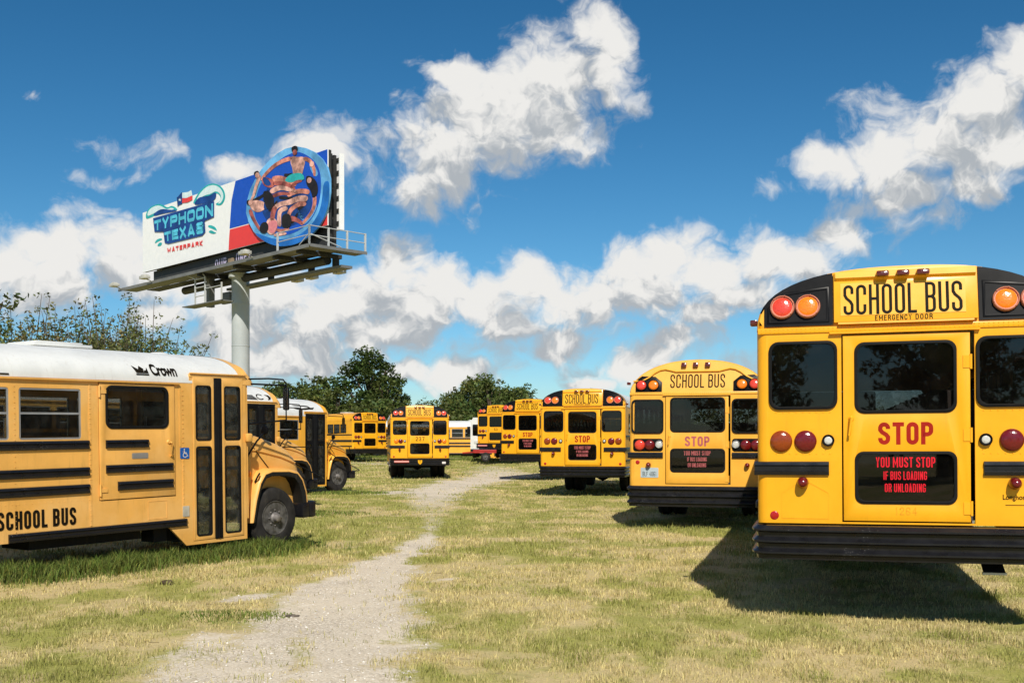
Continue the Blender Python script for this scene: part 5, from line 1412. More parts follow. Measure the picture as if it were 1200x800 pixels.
    mb.tube([(xl + 0.9, -0.9, wz - 0.35), (xl + 0.2, -1.2, wz - 0.05)], 0.04, 6); mb.tube([(xl + 2.2, -0.9, wz - 0.35), (xl + 1.9, -0.95, wz - 0.05)], 0.04, 6); mb.tube([(xl + 2.2, -0.9, wz - 1.1), (xl + 4.3, -0.9, wz - 1.1)], 0.03, 6)
    mb.build('ladder', 'steel_white', bb)
    # floodlights on arms
    for (x, yy, zz, arm) in ((-0.4, -1.9, wz + 0.10, 1), (4.4, -1.9, wz + 0.12, 1), (P(326.7, 289)[0] - 0.6, -1.9, wz + 0.1, 1), (P(310, 290)[0], yW + 0.5, wz - 0.95, 2), (P(362, 270)[0] - 3.2, yW + 0.5, wz - 0.95, 2), (LEN - 2.2, yW + 0.5, wz - 0.95, 2)):
        mb = MB()
        if arm == 1: mb.tube([(x, -1.36, wz), (x, yy + 0.1, zz)], 0.04, 6)
        else: mb.tube([(x, yW - 0.05, wz - 0.9), (x, yy - 0.1, zz)], 0.04, 6)
        mb.box(x - 0.40, x + 0.40, yy - 0.22, yy + 0.22, zz, zz + 0.20); mb.box(x - 0.26, x + 0.26, yy - 0.16, yy + 0.16, zz + 0.201, zz + 0.28)
        mb.build('floodlight', 'flood_grey', bb, bevel=0.03)
    return bb
paint('board_white', (0.86, 0.86, 0.85), 0.45, 0.02, 0.3)
paint('board_blue', (0.012, 0.085, 0.50), 0.45, 0.04, 0.3)
paint('board_red', (0.78, 0.055, 0.05), 0.45, 0.03, 0.3)
paint('board_sky', (0.16, 0.46, 0.84), 0.4, 0.25, 0.3, scale=0.5)
paint('board_navy', (0.012, 0.06, 0.26), 0.45, 0.2, 0.3, scale=0.6)
paint('board_mid', (0.02, 0.17, 0.56), 0.45, 0.2, 0.3, scale=0.6)
paint('board_deep', (0.012, 0.055, 0.24), 0.45, 0.3, 0.3, scale=0.8)
paint('board_teal', (0.03, 0.42, 0.42), 0.45, 0.1, 0.3)
paint('board_cyan', (0.10, 0.55, 0.74), 0.45, 0.15, 0.3, scale=1.0)
paint('board_foam', (0.66, 0.80, 0.82), 0.45, 0.05, 0.3)
paint('board_black', (0.018, 0.013, 0.012), 0.5, 0.2, 0.3)
paint('board_lilac', (0.55, 0.48, 0.66), 0.5, 0.1, 0.3)
paint('skin_a', (0.66, 0.25, 0.18), 0.5, 0.34, 0.3, scale=1.6)
paint('skin_b', (0.80, 0.41, 0.33), 0.5, 0.34, 0.3, scale=1.6)
paint('skin_c', (0.42, 0.11, 0.09), 0.5, 0.34, 0.3, scale=1.6)
paint('skin_pink', (0.78, 0.25, 0.27), 0.5, 0.1, 0.3)
paint('steel_grey', (0.17, 0.172, 0.168), 0.55, 0.1, 0.4, grime=0.2, scale=1.0)
paint('steel_pole', (0.45, 0.48, 0.48), 0.5, 0.06, 0.4, grime=0.15, grime_col=(0.25, 0.22, 0.18), scale=0.6)
paint('steel_dark', (0.035, 0.035, 0.034), 0.6, 0.15, 0.4)
paint('steel_white', (0.50, 0.51, 0.50), 0.5, 0.05, 0.4)
paint('flood_grey', (0.48, 0.47, 0.42), 0.5, 0.1, 0.4)
build_billboard()

# ------------------------------------------------------------------ ground, path, grass
def vnoise(x, y, seed=0):
    """smooth value noise on arrays, 0..1"""
    xi = np.floor(x).astype(np.int64); yi = np.floor(y).astype(np.int64)
    fx = x - xi; fy = y - yi
    fx = fx * fx * (3 - 2 * fx); fy = fy * fy * (3 - 2 * fy)
    def h(a, b):
        n = (a * 374761393 + b * 668265263 + seed * 974711) & 0x7fffffff
        n = ((n ^ (n >> 13)) * 1274126177) & 0x7fffffff
        return ((n ^ (n >> 16)) & 0xffff) / 65535.0
    return (h(xi, yi) * (1 - fx) + h(xi + 1, yi) * fx) * (1 - fy) + (h(xi, yi + 1) * (1 - fx) + h(xi + 1, yi + 1) * fx) * fy
def fbm(x, y, seed=0, o=4):
    s = 0; a = 0.5; t = 0
    for i in range(o):
        s = s + a * vnoise(x * 2 ** i + 17.3 * i, y * 2 ** i - 9.1 * i, seed + i); t += a; a *= 0.5
    return s / t
# worn gravel track: centre line (x, y, half width, strength)
def G(px, py): p = ground(px, py); return p.x, p.y
TRACK = [(-0.95, 4.5, 0.62, 1.0), (*G(402, 800), 0.60, 1.0), (*G(402, 740), 0.68, 1.0), (*G(412, 705), 0.70, 1.0), (*G(432, 680), 0.58, 1.0), (*G(452, 660), 0.46, 1.0), (*G(482, 643), 0.34, 0.95), (*G(500, 630), 0.26, 0.75), (*G(508, 615), 0.22, 0.42), (*G(508, 600), 0.4, 0.36), (*G(505, 586), 0.8, 0.6), (*G(515, 578), 1.2, 0.78), (*G(530, 571), 1.5, 0.84), (*G(560, 563), 1.5, 0.84), (*G(585, 557), 1.6, 0.66), (*G(570, 551), 1.4, 0.35)]
SIDE_TRACKS = [[(*G(310, 810), 0.55, 0.78), (*G(325, 745), 0.55, 0.80), (*G(350, 712), 0.45, 0.74), (*G(390, 690), 0.3, 0.6)], [(*G(455, 577), 1.1, 0.8), (*G(405, 576), 1.0, 0.7), (*G(340, 574), 0.9, 0.35)], [(*G(500, 683), 0.10, 0.6), (*G(545, 677), 0.10, 0.45)], [(*G(290, 700), 0.22, 0.9), (*G(265, 705), 0.12, 0.7)],
               [(*G(440, 549), 1.4, 0.5), (*G(418, 548), 1.2, 0.45)], [(*G(250, 745), 0.25, 0.6), (*G(225, 800), 0.4, 0.7)], [(*G(590, 560), 1.6, 0.9), (*G(640, 556), 1.0, 0.4)]]
def track_mask(x, y):
    best = np.full(x.shape, -1.0)
    wob = (fbm(x * 0.8, y * 0.55, 5) - 0.5) * 1.3 + (fbm(x * 3.1, y * 2.3, 9) - 0.5) * 1.2
    for tr in [TRACK] + SIDE_TRACKS:
        for (xa, ya, ra, sa), (xb, yb, rb, sb) in zip(tr[:-1], tr[1:]):
            dx, dy = xb - xa, yb - ya
            t = np.clip(((x - xa) * dx + (y - ya) * dy) / (dx * dx + dy * dy), 0, 1)
            r = 0.86 * (ra + (rb - ra) * t); s = sa + (sb - sa) * t
            d = np.hypot((x - xa - dx * t), (y - ya - dy * t))
            k = np.clip(1.0 - (d / r - 0.45 + wob * 0.9) / 1.05, -1, 1.4)
            best = np.maximum(best, np.minimum(k, 1.0) * s)
    return np.clip(best, 0, 1)
def green_mask(x, y):
    g = (fbm(x * 0.30, y * 0.22, 21) - 0.5) * 1.2 + (fbm(x * 1.9, y * 1.3, 31) - 0.5) * 2.3
    return np.clip(0.57 + g + 0.10 * np.clip((y - 18) / 20, 0, 1), 0, 1)
def ground_z(x, y):
    t = np.clip((y - 42) / 25, 0, 1)
    far = 0.32 * t * t * (3 - 2 * t)
    near = (fbm(x * 0.5, y * 0.5, 3) - 0.5) * 0.07 + (fbm(x * 2.2, y * 2.2, 4, 2) - 0.5) * 0.022
    return far + near * np.clip(1 - (y - 30) / 30, 0.15, 1)
def soil_group():
    g = bpy.data.node_groups.new('lot_surface', 'ShaderNodeTree')
    g.interface.new_socket('Color', in_out='OUTPUT', socket_type='NodeSocketColor')
    g.interface.new_socket('Height', in_out='OUTPUT', socket_type='NodeSocketFloat')
    k = NT(g); go = k.n('NodeGroupOutput')
    tc = k.n('ShaderNodeNewGeometry'); pos = tc.outputs['Position']
    at = k.n('ShaderNodeAttribute'); at.attribute_name = 'track'
    ag = k.n('ShaderNodeAttribute'); ag.attribute_name = 'green'
    nfine = k.noise(pos, 42.0, 6.0, 0.7); nmid = k.noise(pos, 6.5, 5.0, 0.6); nbig = k.noise(pos, 0.8, 4.0, 0.6)
    straw = k.mix(nfine.outputs[0], (0.33, 0.25, 0.115), (0.74, 0.60, 0.30))
    green = k.mix(nfine.outputs[0], (0.19, 0.19, 0.04), (0.48, 0.45, 0.13))
    turf = k.mix(k.maprange(k.math('ADD', ag.outputs['Fac'], k.math('SUBTRACT', nmid.outputs[0], 0.5)), 0.25, 0.85), straw, green)
    soil = k.mix(nfine.outputs[0], (0.22, 0.155, 0.09), (0.42, 0.32, 0.20))
    turf = k.mix(k.maprange(nmid.outputs[0], 0.56, 0.76, 0.0, 0.75), turf, soil)
    vor = k.n('ShaderNodeTexVoronoi'); vor.inputs['Scale'].default_value = 55.0; k.link(pos, vor.inputs['Vector'])
    vor2 = k.n('ShaderNodeTexVoronoi'); vor2.inputs['Scale'].default_value = 23.0; k.link(pos, vor2.inputs['Vector'])
    peb = k.mix(vor.outputs['Color'], (0.34, 0.30, 0.24), (0.74, 0.69, 0.60))
    sp = k.n('ShaderNodeSeparateColor'); k.link(vor.outputs['Color'], sp.inputs[0])
    peb = k.mix(sp.outputs[0], (0.42, 0.345, 0.25), (0.88, 0.79, 0.64))
    peb = k.mix(k.maprange(vor.outputs['Distance'], 0.35, 0.75, 0.0, 0.55), peb, (0.25, 0.20, 0.14))
    dust = k.mix(nmid.outputs[0], (0.56, 0.465, 0.335), (0.84, 0.735, 0.57))
    grav = k.mix(k.maprange(nbig.outputs[0], 0.35, 0.6, 0.25, 0.75), peb, dust)
    f = k.math('ADD', at.outputs['Fac'], k.math('MULTIPLY', k.math('SUBTRACT', nmid.outputs[0], 0.5), 0.9))
    f = k.math('ADD', f, k.math('MULTIPLY', k.math('SUBTRACT', nfine.outputs[0], 0.5), 0.5))
    n20 = k.noise(pos, 17.0, 4.0, 0.65)
    f = k.math('ADD', f, k.math('MULTIPLY', k.math('SUBTRACT', n20.outputs[0], 0.5), 0.7))
    fm = k.math('MULTIPLY', k.maprange(f, 0.22, 0.72), k.maprange(at.outputs['Fac'], 0.02, 0.2))
    c = k.mix(fm, turf, grav)
    k.link(c, go.inputs[0])
    h = k.math('ADD', nfine.outputs[0], k.math('MULTIPLY', vor.outputs['Distance'], -0.8))
    k.link(h, go.inputs[1])
    return g
def soil_mat():
    m, k, out = new_mat('lot_soil')
    g = k.n('ShaderNodeGroup'); g.node_tree = soil_group()
    b = k.n('ShaderNodeBsdfPrincipled'); b.inputs['Roughness'].default_value = 0.95; b.inputs['Specular IOR Level'].default_value = 0.15
    bp = k.n('ShaderNodeBump'); bp.inputs['Strength'].default_value = 0.5; bp.inputs['Distance'].default_value = 0.012
    k.link(g.outputs[0], b.inputs['Base Color']); k.link(g.outputs[1], bp.inputs['Height']); k.link(bp.outputs[0], b.inputs['Normal'])
    k.link(b.outputs[0], out.inputs[0]); MATS['lot_soil'] = m
soil_mat()
def grid_mesh(name, xs, ys, keep=None, lift=0.0):
    X, Y = np.meshgrid(xs, ys); nx, ny = len(xs), len(ys)
    Z = ground_z(X, Y) + lift
    V = np.stack([X, Y, Z], -1).reshape(-1, 3)
    i = np.arange(nx * ny).reshape(ny, nx)
    Q = np.stack([i[:-1, :-1], i[:-1, 1:], i[1:, 1:], i[1:, :-1]], -1).reshape(-1, 4)
    tm = track_mask(X, Y).reshape(-1); gm = green_mask(X, Y).reshape(-1)
    if keep is not None:
        q = tm[Q].max(1) > keep; Q = Q[q]
        used = np.unique(Q); rem = np.full(nx * ny, -1); rem[used] = np.arange(len(used))
        V, tm, gm, Q = V[used], tm[used], gm[used], rem[Q]
    me = bpy.data.meshes.new(name)
    me.vertices.add(len(V)); me.vertices.foreach_set('co', V.astype(np.float32).ravel())
    me.loops.add(len(Q) * 4); me.loops.foreach_set('vertex_index', Q.astype(np.int32).ravel())
    me.polygons.add(len(Q)); me.polygons.foreach_set('loop_start', np.arange(0, len(Q) * 4, 4, dtype=np.int32)); me.polygons.foreach_set('loop_total', np.full(len(Q), 4, dtype=np.int32))
    me.update(); me.validate()
    for nm, a in (('track', tm), ('green', gm)):
        at = me.attributes.new(nm, 'FLOAT', 'POINT'); at.data.foreach_set('value', a.astype(np.float32))
    me.shade_smooth()
    return me
def spread(a, b, step, far, n):
    near = np.arange(a, b, step); g = np.geomspace(1, far, n)
    return np.concatenate([a - g[::-1], near, b + g - step + step])
xs = spread(-14.0, 14.0, 0.14, 2500, 34)
ys = np.concatenate([-60 + np.arange(0, 62, 4.0), np.arange(4.0, 24, 0.14), np.arange(24.0, 75, 0.5), 75 + np.geomspace(1, 3500, 40)])
g_o = place('ground', grid_mesh('ground', xs, ys), 'lot_soil'); tag(g_o, 'dry mown lot of straw-coloured and green turf', 'ground', kind='structure')
px_ = np.arange(-6.5, 3.0, 0.09); py_ = np.concatenate([np.arange(4.0, 20, 0.09), np.arange(20, 62, 0.3)])
p_o = place('gravel_path', grid_mesh('gravel_path', px_, py_, keep=0.03, lift=0.004), 'lot_soil'); tag(p_o, 'pale worn gravel track running up the middle of the lot', 'path', kind='structure')

def blade_mat(name):
    m, k, out = new_mat(name)
    b = k.n('ShaderNodeBsdfPrincipled'); b.inputs['Roughness'].default_value = 0.7; b.inputs['Specular IOR Level'].default_value = 0.2
    a = k.n('ShaderNodeAttribute'); a.attribute_name = 'tint'
    n1 = k.noise(k.n('ShaderNodeNewGeometry').outputs['Position'], 9.0, 3.0, 0.6)
    c = k.mix(k.maprange(n1.outputs[0], 0.3, 0.7, 0.0, 0.25), a.outputs['Color'], (0.36, 0.30, 0.11))
    k.link(c, b.inputs['Base Color'])
    t = k.n('ShaderNodeBsdfTranslucent'); k.link(c, t.inputs[0])
    ms = k.n('ShaderNodeMixShader'); ms.inputs[0].default_value = 0.15
    k.link(b.outputs[0], ms.inputs[1]); k.link(t.outputs[0], ms.inputs[2]); k.link(ms.outputs[0], out.inputs[0])
    MATS[name] = m
blade_mat('grass_blade')
def blades(name, x, y, hgt, wid, col, lean=0.5):
    """one object of bent two-segment blades"""
    n = len(x); z = ground_z(x, y) - 0.004
    az = rng.uniform(0, 2 * np.pi, n); la = rng.uniform(0, 2 * np.pi, n); lm = rng.uniform(0.1, 1.0, n) * lean * hgt
    cx, cy = np.cos(az) * wid / 2, np.sin(az) * wid / 2
    lx, ly = np.cos(la) * lm, np.sin(la) * lm
    V = np.empty((n, 5, 3), np.float32)
    V[:, 0] = np.stack([x - cx, y - cy, z], -1); V[:, 1] = np.stack([x + cx, y + cy, z], -1)
    hz = hgt * 0.6
    V[:, 2] = np.stack([x + cx * .75 + lx * .35, y + cy * .75 + ly * .35, z + hz], -1); V[:, 3] = np.stack([x - cx * .75 + lx * .35, y - cy * .75 + ly * .35, z + hz], -1)
    V[:, 4] = np.stack([x + lx, y + ly, z + hgt * np.sqrt(np.maximum(0.2, 1 - (lm / hgt) ** 2 * 0.6))], -1)
    b = (np.arange(n) * 5)[:, None]
    loops = np.concatenate([b + 0, b + 1, b + 2, b + 3, b + 3, b + 2, b + 4], 1).astype(np.int32)
    me = bpy.data.meshes.new(name)
    me.vertices.add(n * 5); me.vertices.foreach_set('co', V.ravel())
    me.loops.add(n * 7); me.loops.foreach_set('vertex_index', loops.ravel())
    me.polygons.add(n * 2)
    ls = (np.arange(n) * 7)[:, None] + np.array([[0, 4]]); me.polygons.foreach_set('loop_start', ls.astype(np.int32).ravel())
    me.polygons.foreach_set('loop_total', np.tile(np.array([4, 3], np.int32), n))
    me.update()
    at = me.color_attributes.new('tint', 'FLOAT_COLOR', 'POINT')
    c4 = np.ones((n, 5, 4), np.float32); c4[:, :, :3] = col[:, None, :]
    at.data.foreach_set('color', c4.ravel())
    me.shade_smooth()
    return place(name, me, 'grass_blade')
X_, Y_, H_, W_ = [], [], [], []
for (ya, yb, dens, h0, w0) in ((4.6, 7.5, 4200, 0.040, 0.0050), (7.5, 10, 3300, 0.042, 0.0060), (10, 14, 1900, 0.045, 0.0080), (14, 20, 900, 0.050, 0.011), (20, 30, 520, 0.046, 0.013), (30, 45, 190, 0.050, 0.022), (45, 72, 60, 0.065, 0.042)):
    hwid = 0.52 * yb + 1.5
    n = int(dens * 2 * hwid * (yb - ya))
    x = rng.uniform(-hwid, hwid, n); y = rng.uniform(ya, yb, n)
    k = np.abs(x) < 0.52 * y + 1.5
    x, y = x[k], y[k]
    tm = track_mask(x, y)
    clump = fbm(x * 5.5, y * 5.5, 41, 2)
    keep = rng.uniform(0, 1, len(x)) < np.clip(1.0 - tm * 1.35 + (fbm(x * 2.4, y * 2.0, 55, 3) - 0.5) * 1.3, 0.03, 1) * np.clip(0.25 + (clump - 0.28) * 2.4, 0.12, 1) * np.clip(1.25 - np.clip((fbm(x * 0.9, y * 0.9, 91, 3) - 0.56) * 6, 0, 0.85), 0.1, 1)
    x, y = x[keep], y[keep]; clump = clump[keep]
    tall = np.clip((fbm(x * 1.7, y * 1.7, 81, 3) - 0.60) * 6, 0, 1) * (rng.uniform(0, 1, len(x)) < 0.45)
    h0 = h0 * 0.86 * (1 + 0.7 * tall)
    X_.append(x); Y_.append(y); H_.append(h0 * rng.uniform(0.4, 1.5, len(x)) * (0.35 + 1.3 * clump)); W_.append(np.full(len(x), w0) * rng.uniform(0.7, 1.2, len(x)))
x = np.concatenate(X_); y = np.concatenate(Y_); H_ = np.concatenate(H_); W_ = np.concatenate(W_)
def turf_colour(x, y, extra=0.0):
    gm = np.clip(green_mask(x, y) + extra + (fbm(x * 6, y * 5, 71, 2) - 0.5) * 0.7 + np.clip((fbm(x * 1.7, y * 1.7, 81, 3) - 0.58) * 4, 0, 0.6) + rng.normal(0, 0.20, len(x)), 0, 1)[:, None]
    straw = np.array([0.69, 0.585, 0.26]) * rng.uniform(0.42, 1.25, (len(x), 1))
    grn = np.array([0.315, 0.325, 0.080]) * rng.uniform(0.45, 1.35, (len(x), 1))
    w = np.clip((gm - 0.35) * 1.9, 0, 1)
    return (straw * (1 - w) + grn * w).astype(np.float32)
gr = blades('grass', x, y, H_, W_, turf_colour(x, y), 0.75)
tag(gr, 'short dry straw and green grass covering the lot', 'grass', kind='stuff')
# tall green growth along and beneath the nearest bonneted bus, and round other wheels
Mi = MC1
n = 52000
u = rng.uniform(-6.5, 1.5, n); side = 0.75 + np.abs(rng.normal(0, 0.40, n))
f0 = fbm(u * 1.3, side * 1.3, 61, 3)
k = rng.uniform(0, 1, n) < np.clip((f0 - 0.22) * 3.2, 0, 1) * np.clip(1.0 - (side - 1.30 - 0.9 * (fbm(u * 2.1, u * 0.0, 63, 3) - 0.4)) / 0.75, 0, 1)
u, side = u[k], side[k]
R3 = np.array(Mi.to_3x3())
wx = Mi.translation.x + R3[0, 0] * side + R3[0, 1] * u; wy = Mi.translation.y + R3[1, 0] * side + R3[1, 1] * u
hh = rng.uniform(0.05, 0.24, len(u)) * (0.5 + fbm(u * 3, side * 3, 64, 2)) * np.clip(1.15 - np.abs(side - 1.35) * 0.9, 0.3, 1)
col = (np.array([0.075, 0.125, 0.018]) * rng.uniform(0.45, 1.7, (len(u), 1)) + np.array([0.10, 0.06, 0.01]) * (rng.uniform(0, 1, (len(u), 1)) > 0.82)).astype(np.float32)
tg = blades('tall_grass', wx, wy, hh, np.full(len(u), 0.011), col, 0.9)
tag(tg, 'longer green grass growing along the side of the nearest bonneted bus', 'grass', kind='stuff')
xx, yy, hh = [], [], []
for (cx, cy, r, nn_, h) in ((*G(355, 603), 0.9, 1500, 0.13), (*G(400, 578), 0.9, 1600, 0.13), (*G(560, 545), 2.0, 1500, 0.28), (*G(590, 541), 3.0, 2200, 0.3), (*G(530, 541), 2.5, 1600, 0.28), (*G(450, 545), 3.0, 1600, 0.22), (*G(275, 722), 0.33, 900, 0.07), (*G(420, 541), 3.0, 1600, 0.25)):
    a = rng.uniform(0, 2 * np.pi, nn_); q = r * np.sqrt(rng.uniform(0, 1, nn_))
    xx.append(cx + np.cos(a) * q * 1.6); yy.append(cy + np.sin(a) * q); hh.append(h * rng.uniform(0.4, 1.2, nn_) * (1 - 0.6 * q / r))
xx, yy, hh = map(np.concatenate, (xx, yy, hh))
col = (np.array([0.11, 0.17, 0.025]) * rng.uniform(0.5, 1.5, (len(xx), 1)) + np.array([0.08, 0.06, 0.02]) * (rng.uniform(0, 1, (len(xx), 1)) > 0.75)).astype(np.float32)
wgr = blades('weeds', xx, yy, hh, np.full(len(xx), 0.016) * np.clip(yy / 18, 0.6, 2.5), col, 0.9)
tag(wgr, 'green weeds round the wheels of the farther buses', 'weeds', kind='stuff')

# loose stones on the track
def stones():
    n = 15000
    x = rng.uniform(-3.6, 0.6, n); y = 4.6 + 13 * rng.uniform(0, 1, n) ** 1.5
    tm = track_mask(x, y); k = rng.uniform(0, 1, n) < np.clip(tm - 0.1, 0, 1); x, y = x[k], y[k]
    n = len(x); r = 0.004 + 0.010 * rng.uniform(0, 1, n) ** 3
    base = np.array([[1, 0, 0], [-1, 0, 0], [0, 1, 0], [0, -1, 0], [0, 0, 1], [0, 0, -1]], float)
    tri = np.array([[0, 2, 4], [2, 1, 4], [1, 3, 4], [3, 0, 4], [2, 0, 5], [1, 2, 5], [3, 1, 5], [0, 3, 5]])
    sc_ = rng.uniform(0.6, 1.3, (n, 6, 3)) * base[None] * r[:, None, None] * np.array([1, 1, 0.65])
    a = rng.uniform(0, 6.28, n); ca, sa = np.cos(a), np.sin(a)
    vx = sc_[:, :, 0] * ca[:, None] - sc_[:, :, 1] * sa[:, None]; vy = sc_[:, :, 0] * sa[:, None] + sc_[:, :, 1] * ca[:, None]
    V = np.stack([vx + x[:, None], vy + y[:, None], sc_[:, :, 2] + (ground_z(x, y) + 0.004 + r * 0.3)[:, None]], -1).reshape(-1, 3)
    T = (tri[None] + (np.arange(n) * 6)[:, None, None]).reshape(-1, 3)
    me = bpy.data.meshes.new('gravel'); me.from_pydata(V.tolist(), [], T.tolist())
    m, k_, out = new_mat('pebble'); b = k_.n('ShaderNodeBsdfPrincipled'); b.inputs['Roughness'].default_value = 0.9
    ge = k_.n('ShaderNodeNewGeometry'); nn = k_.noise(ge.outputs['Position'], 30.0, 3.0, 0.6)
    k_.link(k_.mix(ge.outputs['Random Per Island'], (0.36, 0.31, 0.25), (0.80, 0.76, 0.68)), b.inputs['Base Color']); k_.link(b.outputs[0], out.inputs[0]); MATS['pebble'] = m
    tag(place('gravel', me, 'pebble'), 'loose pale pebbles scattered over the worn track', 'gravel', kind='stuff')
stones()
def rock(px, py, r, mat, label, cat, flat=0.5):
    p = ground(px, py); bm = bmesh.new(); bmesh.ops.create_icosphere(bm, subdivisions=3, radius=r)
    for v in bm.verts:
        q = mnoise.noise(v.co * (1.6 / r) + Vector((px, py, 0))); v.co *= 1 + 0.42 * q; v.co.z *= flat; v.co.x *= 1.3
    me = bpy.data.meshes.new('clod'); bm.to_mesh(me); bm.free(); me.shade_smooth(); me.set_sharp_from_angle(angle=0.5)
    o = place('clod', me, mat); o.location = (p.x, p.y, float(ground_z(np.array([p.x]), np.array([p.y]))[0]) + r * 0.2)
    tag(o, label, cat)
paint('clod_grey', (0.16, 0.13, 0.10), 0.9, 0.3, 0.1, scale=20)
paint('clod_brown', (0.10, 0.075, 0.045), 0.9, 0.3, 0.1, scale=20)
rock(196, 683, 0.055, 'clod_brown', 'dark clump lying in the dry grass below the nearest bonneted bus', 'clod', 0.8)
rock(343, 722, 0.05, 'clod_grey', 'flat dark clod lying on the gravel track', 'clod', 0.22)

# ------------------------------------------------------------------ trees
def leaf_mat(name, shift=0.0):
    m, k, out = new_mat(name)
    a = k.n('ShaderNodeAttribute'); a.attribute_name = 'tint'
    b = k.n('ShaderNodeBsdfPrincipled'); b.inputs['Roughness'].default_value = 0.55; b.inputs['Specular IOR Level'].default_value = 0.3
    nz = k.noise(k.n('ShaderNodeNewGeometry').outputs['Position'], 1.2, 3.0, 0.6)
    c = k.mix(k.maprange(nz.outputs[0], 0.3, 0.7, 0.0, 0.3), a.outputs['Color'], (0.07, 0.085, 0.02))
    k.link(c, b.inputs['Base Color'])
    t = k.n('ShaderNodeBsdfTranslucent'); k.link(c, t.inputs[0])
    ms = k.n('ShaderNodeMixShader'); ms.inputs[0].default_value = 0.35
    k.link(b.outputs[0], ms.inputs[1]); k.link(t.outputs[0], ms.inputs[2]); k.link(ms.outputs[0], out.inputs[0]); MATS[name] = m
leaf_mat('leaf')
paint('bark', (0.14, 0.105, 0.075), 0.9, 0.3, 0.1, scale=6)
def leaf_cloud(centres, per, size, col, seed, jitter=0.35, up=0.3):
    """leaf quads gathered in sprays round each centre (x, y, z, r)"""
    r_ = np.random.default_rng(seed)
    P, C = [], []
    for (cx, cy, cz, r) in centres:
        n = max(8, int(per * r * r))
        d = r_.normal(0, 1, (n, 3)); d /= np.linalg.norm(d, axis=1)[:, None]
        q = r * r_.uniform(0.25, 1, (n, 1)) ** 0.5 * (1 + r_.normal(0, 0.12, (n, 1)))
        p = d * q * np.array([1, 1, 0.82]) + np.array([cx, cy, cz])
        P.append(p); t = r_.uniform(0.75, 1.25)
        C.append(np.array(col)[None] * t * r_.uniform(1 - jitter, 1 + jitter, (n, 1)) * np.array([1 + r_.normal(0, .12), 1, 1]))
    P = np.concatenate(P); C = np.clip(np.concatenate(C), 0.004, 1); n = len(P)
    nrm = r_.normal(0, 1, (n, 3)); nrm[:, 2] = np.abs(nrm[:, 2]) + up; nrm /= np.linalg.norm(nrm, axis=1)[:, None]
    a = np.cross(nrm, r_.normal(0, 1, (n, 3))); a /= np.linalg.norm(a, axis=1)[:, None]; b = np.cross(nrm, a)
    s = size * r_.uniform(0.6, 1.4, (n, 1))
    V = np.stack([P - a * s, P + b * s * 0.55 - nrm * s * .1, P + a * s, P - b * s * 0.55 - nrm * s * .1], 1).astype(np.float32)
    return V, C
def leaf_mesh(name, V, C):
    n = len(V); me = bpy.data.meshes.new(name)
    me.vertices.add(n * 4); me.vertices.foreach_set('co', V.ravel())
    me.loops.add(n * 4); me.loops.foreach_set('vertex_index', np.arange(n * 4, dtype=np.int32))
    me.polygons.add(n); me.polygons.foreach_set('loop_start', np.arange(0, n * 4, 4, dtype=np.int32)); me.polygons.foreach_set('loop_total', np.full(n, 4, np.int32))
    me.update()
    at = me.color_attributes.new('tint', 'FLOAT_COLOR', 'POINT'); c4 = np.ones((n, 4, 4), np.float32); c4[:, :, :3] = C[:, None, :]; at.data.foreach_set('color', c4.ravel())
    return me
def tree_meshes(h, w, seed, nb=26, per=150, size=0.16, col=(0.055, 0.085, 0.018), low=0.18):
    r = random.Random(seed); tb = MB(); cs = []
    tr = [(0, 0, -0.1)]; p = Vector((0, 0, 0)); k = 5
    for i in range(1, k + 1):
        p = Vector((p.x + r.uniform(-.12, .12) * w * .2, p.y + r.uniform(-.12, .12) * w * .2, h * 0.72 * i / k)); tr.append(tuple(p))
    rad = [0.035 * h * (1 - 0.8 * i / k) for i in range(k + 1)]; rad[0] *= 1.25
    tb.tube(tr, rad, 9)
    for i in range(nb):
        t = low + (1 - low) * (i + r.random()) / nb
        a = i * 2.4 + r.uniform(-.5, .5)
        env = math.sin(math.pi * min(1, 0.18 + 0.80 * t)) ** 0.75
        rr_ = w * 0.5 * env * r.uniform(0.45, 1.0)
        end = Vector((math.cos(a) * rr_, math.sin(a) * rr_, h * (0.10 + 0.88 * t) * r.uniform(0.94, 1.03)))
        st = Vector((0, 0, min(h * 0.68, end.z * 0.62))); mid = (st + end) / 2 + Vector((0, 0, -0.03 * h))
        tb.tube([st, mid, end], [0.011 * h, 0.008 * h, 0.003 * h], 5)
        cr = w * r.uniform(0.10, 0.17)
        cs.append((end.x, end.y, end.z - cr * .25, cr))
        for q in range(3):
            cs.append((end.x + r.gauss(0, cr * .6), end.y + r.gauss(0, cr * .6), end.z + r.gauss(0, cr * .45), cr * r.uniform(0.35, 0.65)))
    V, C = leaf_cloud(cs, per, size, col, seed)
    return tb.mesh('trunk', sharp=60), leaf_mesh('crown', V, C)
def tree(name, label, cat, x, y, meshes, s=1.0, rot=0.0, group=None):
    t = bpy.data.objects.new(name, None); COL.objects.link(t); t.location = (x, y, gz(x, y) - 0.05); t.scale = (s, s, s); t.rotation_euler = (0, 0, rot)
    tag(t, label, cat, group)
    place('trunk', meshes[0], 'bark', t); place('crown', meshes[1], 'leaf', t)
    return t
def atpx(px, D): return (px - 600) / F * D
BIG = tree_meshes(9.8, 6.6, 3, 40, 170, 0.155, (0.060, 0.092, 0.020), 0.05)
MIDA = tree_meshes(7.6, 5.2, 8, 30, 150, 0.15, (0.105, 0.140, 0.032), 0.05)
MIDB = tree_meshes(7.0, 6.4, 15, 34, 150, 0.15, (0.155, 0.185, 0.042), 0.02)
SPARSE = tree_meshes(6.4, 4.4, 23, 22, 110, 0.15, (0.105, 0.135, 0.036), 0.05)
tree('tree', 'big dark round-crowned tree standing taller than all others behind the buses', 'tree', atpx(434, 96), 96, BIG, 1.0, 0.5)
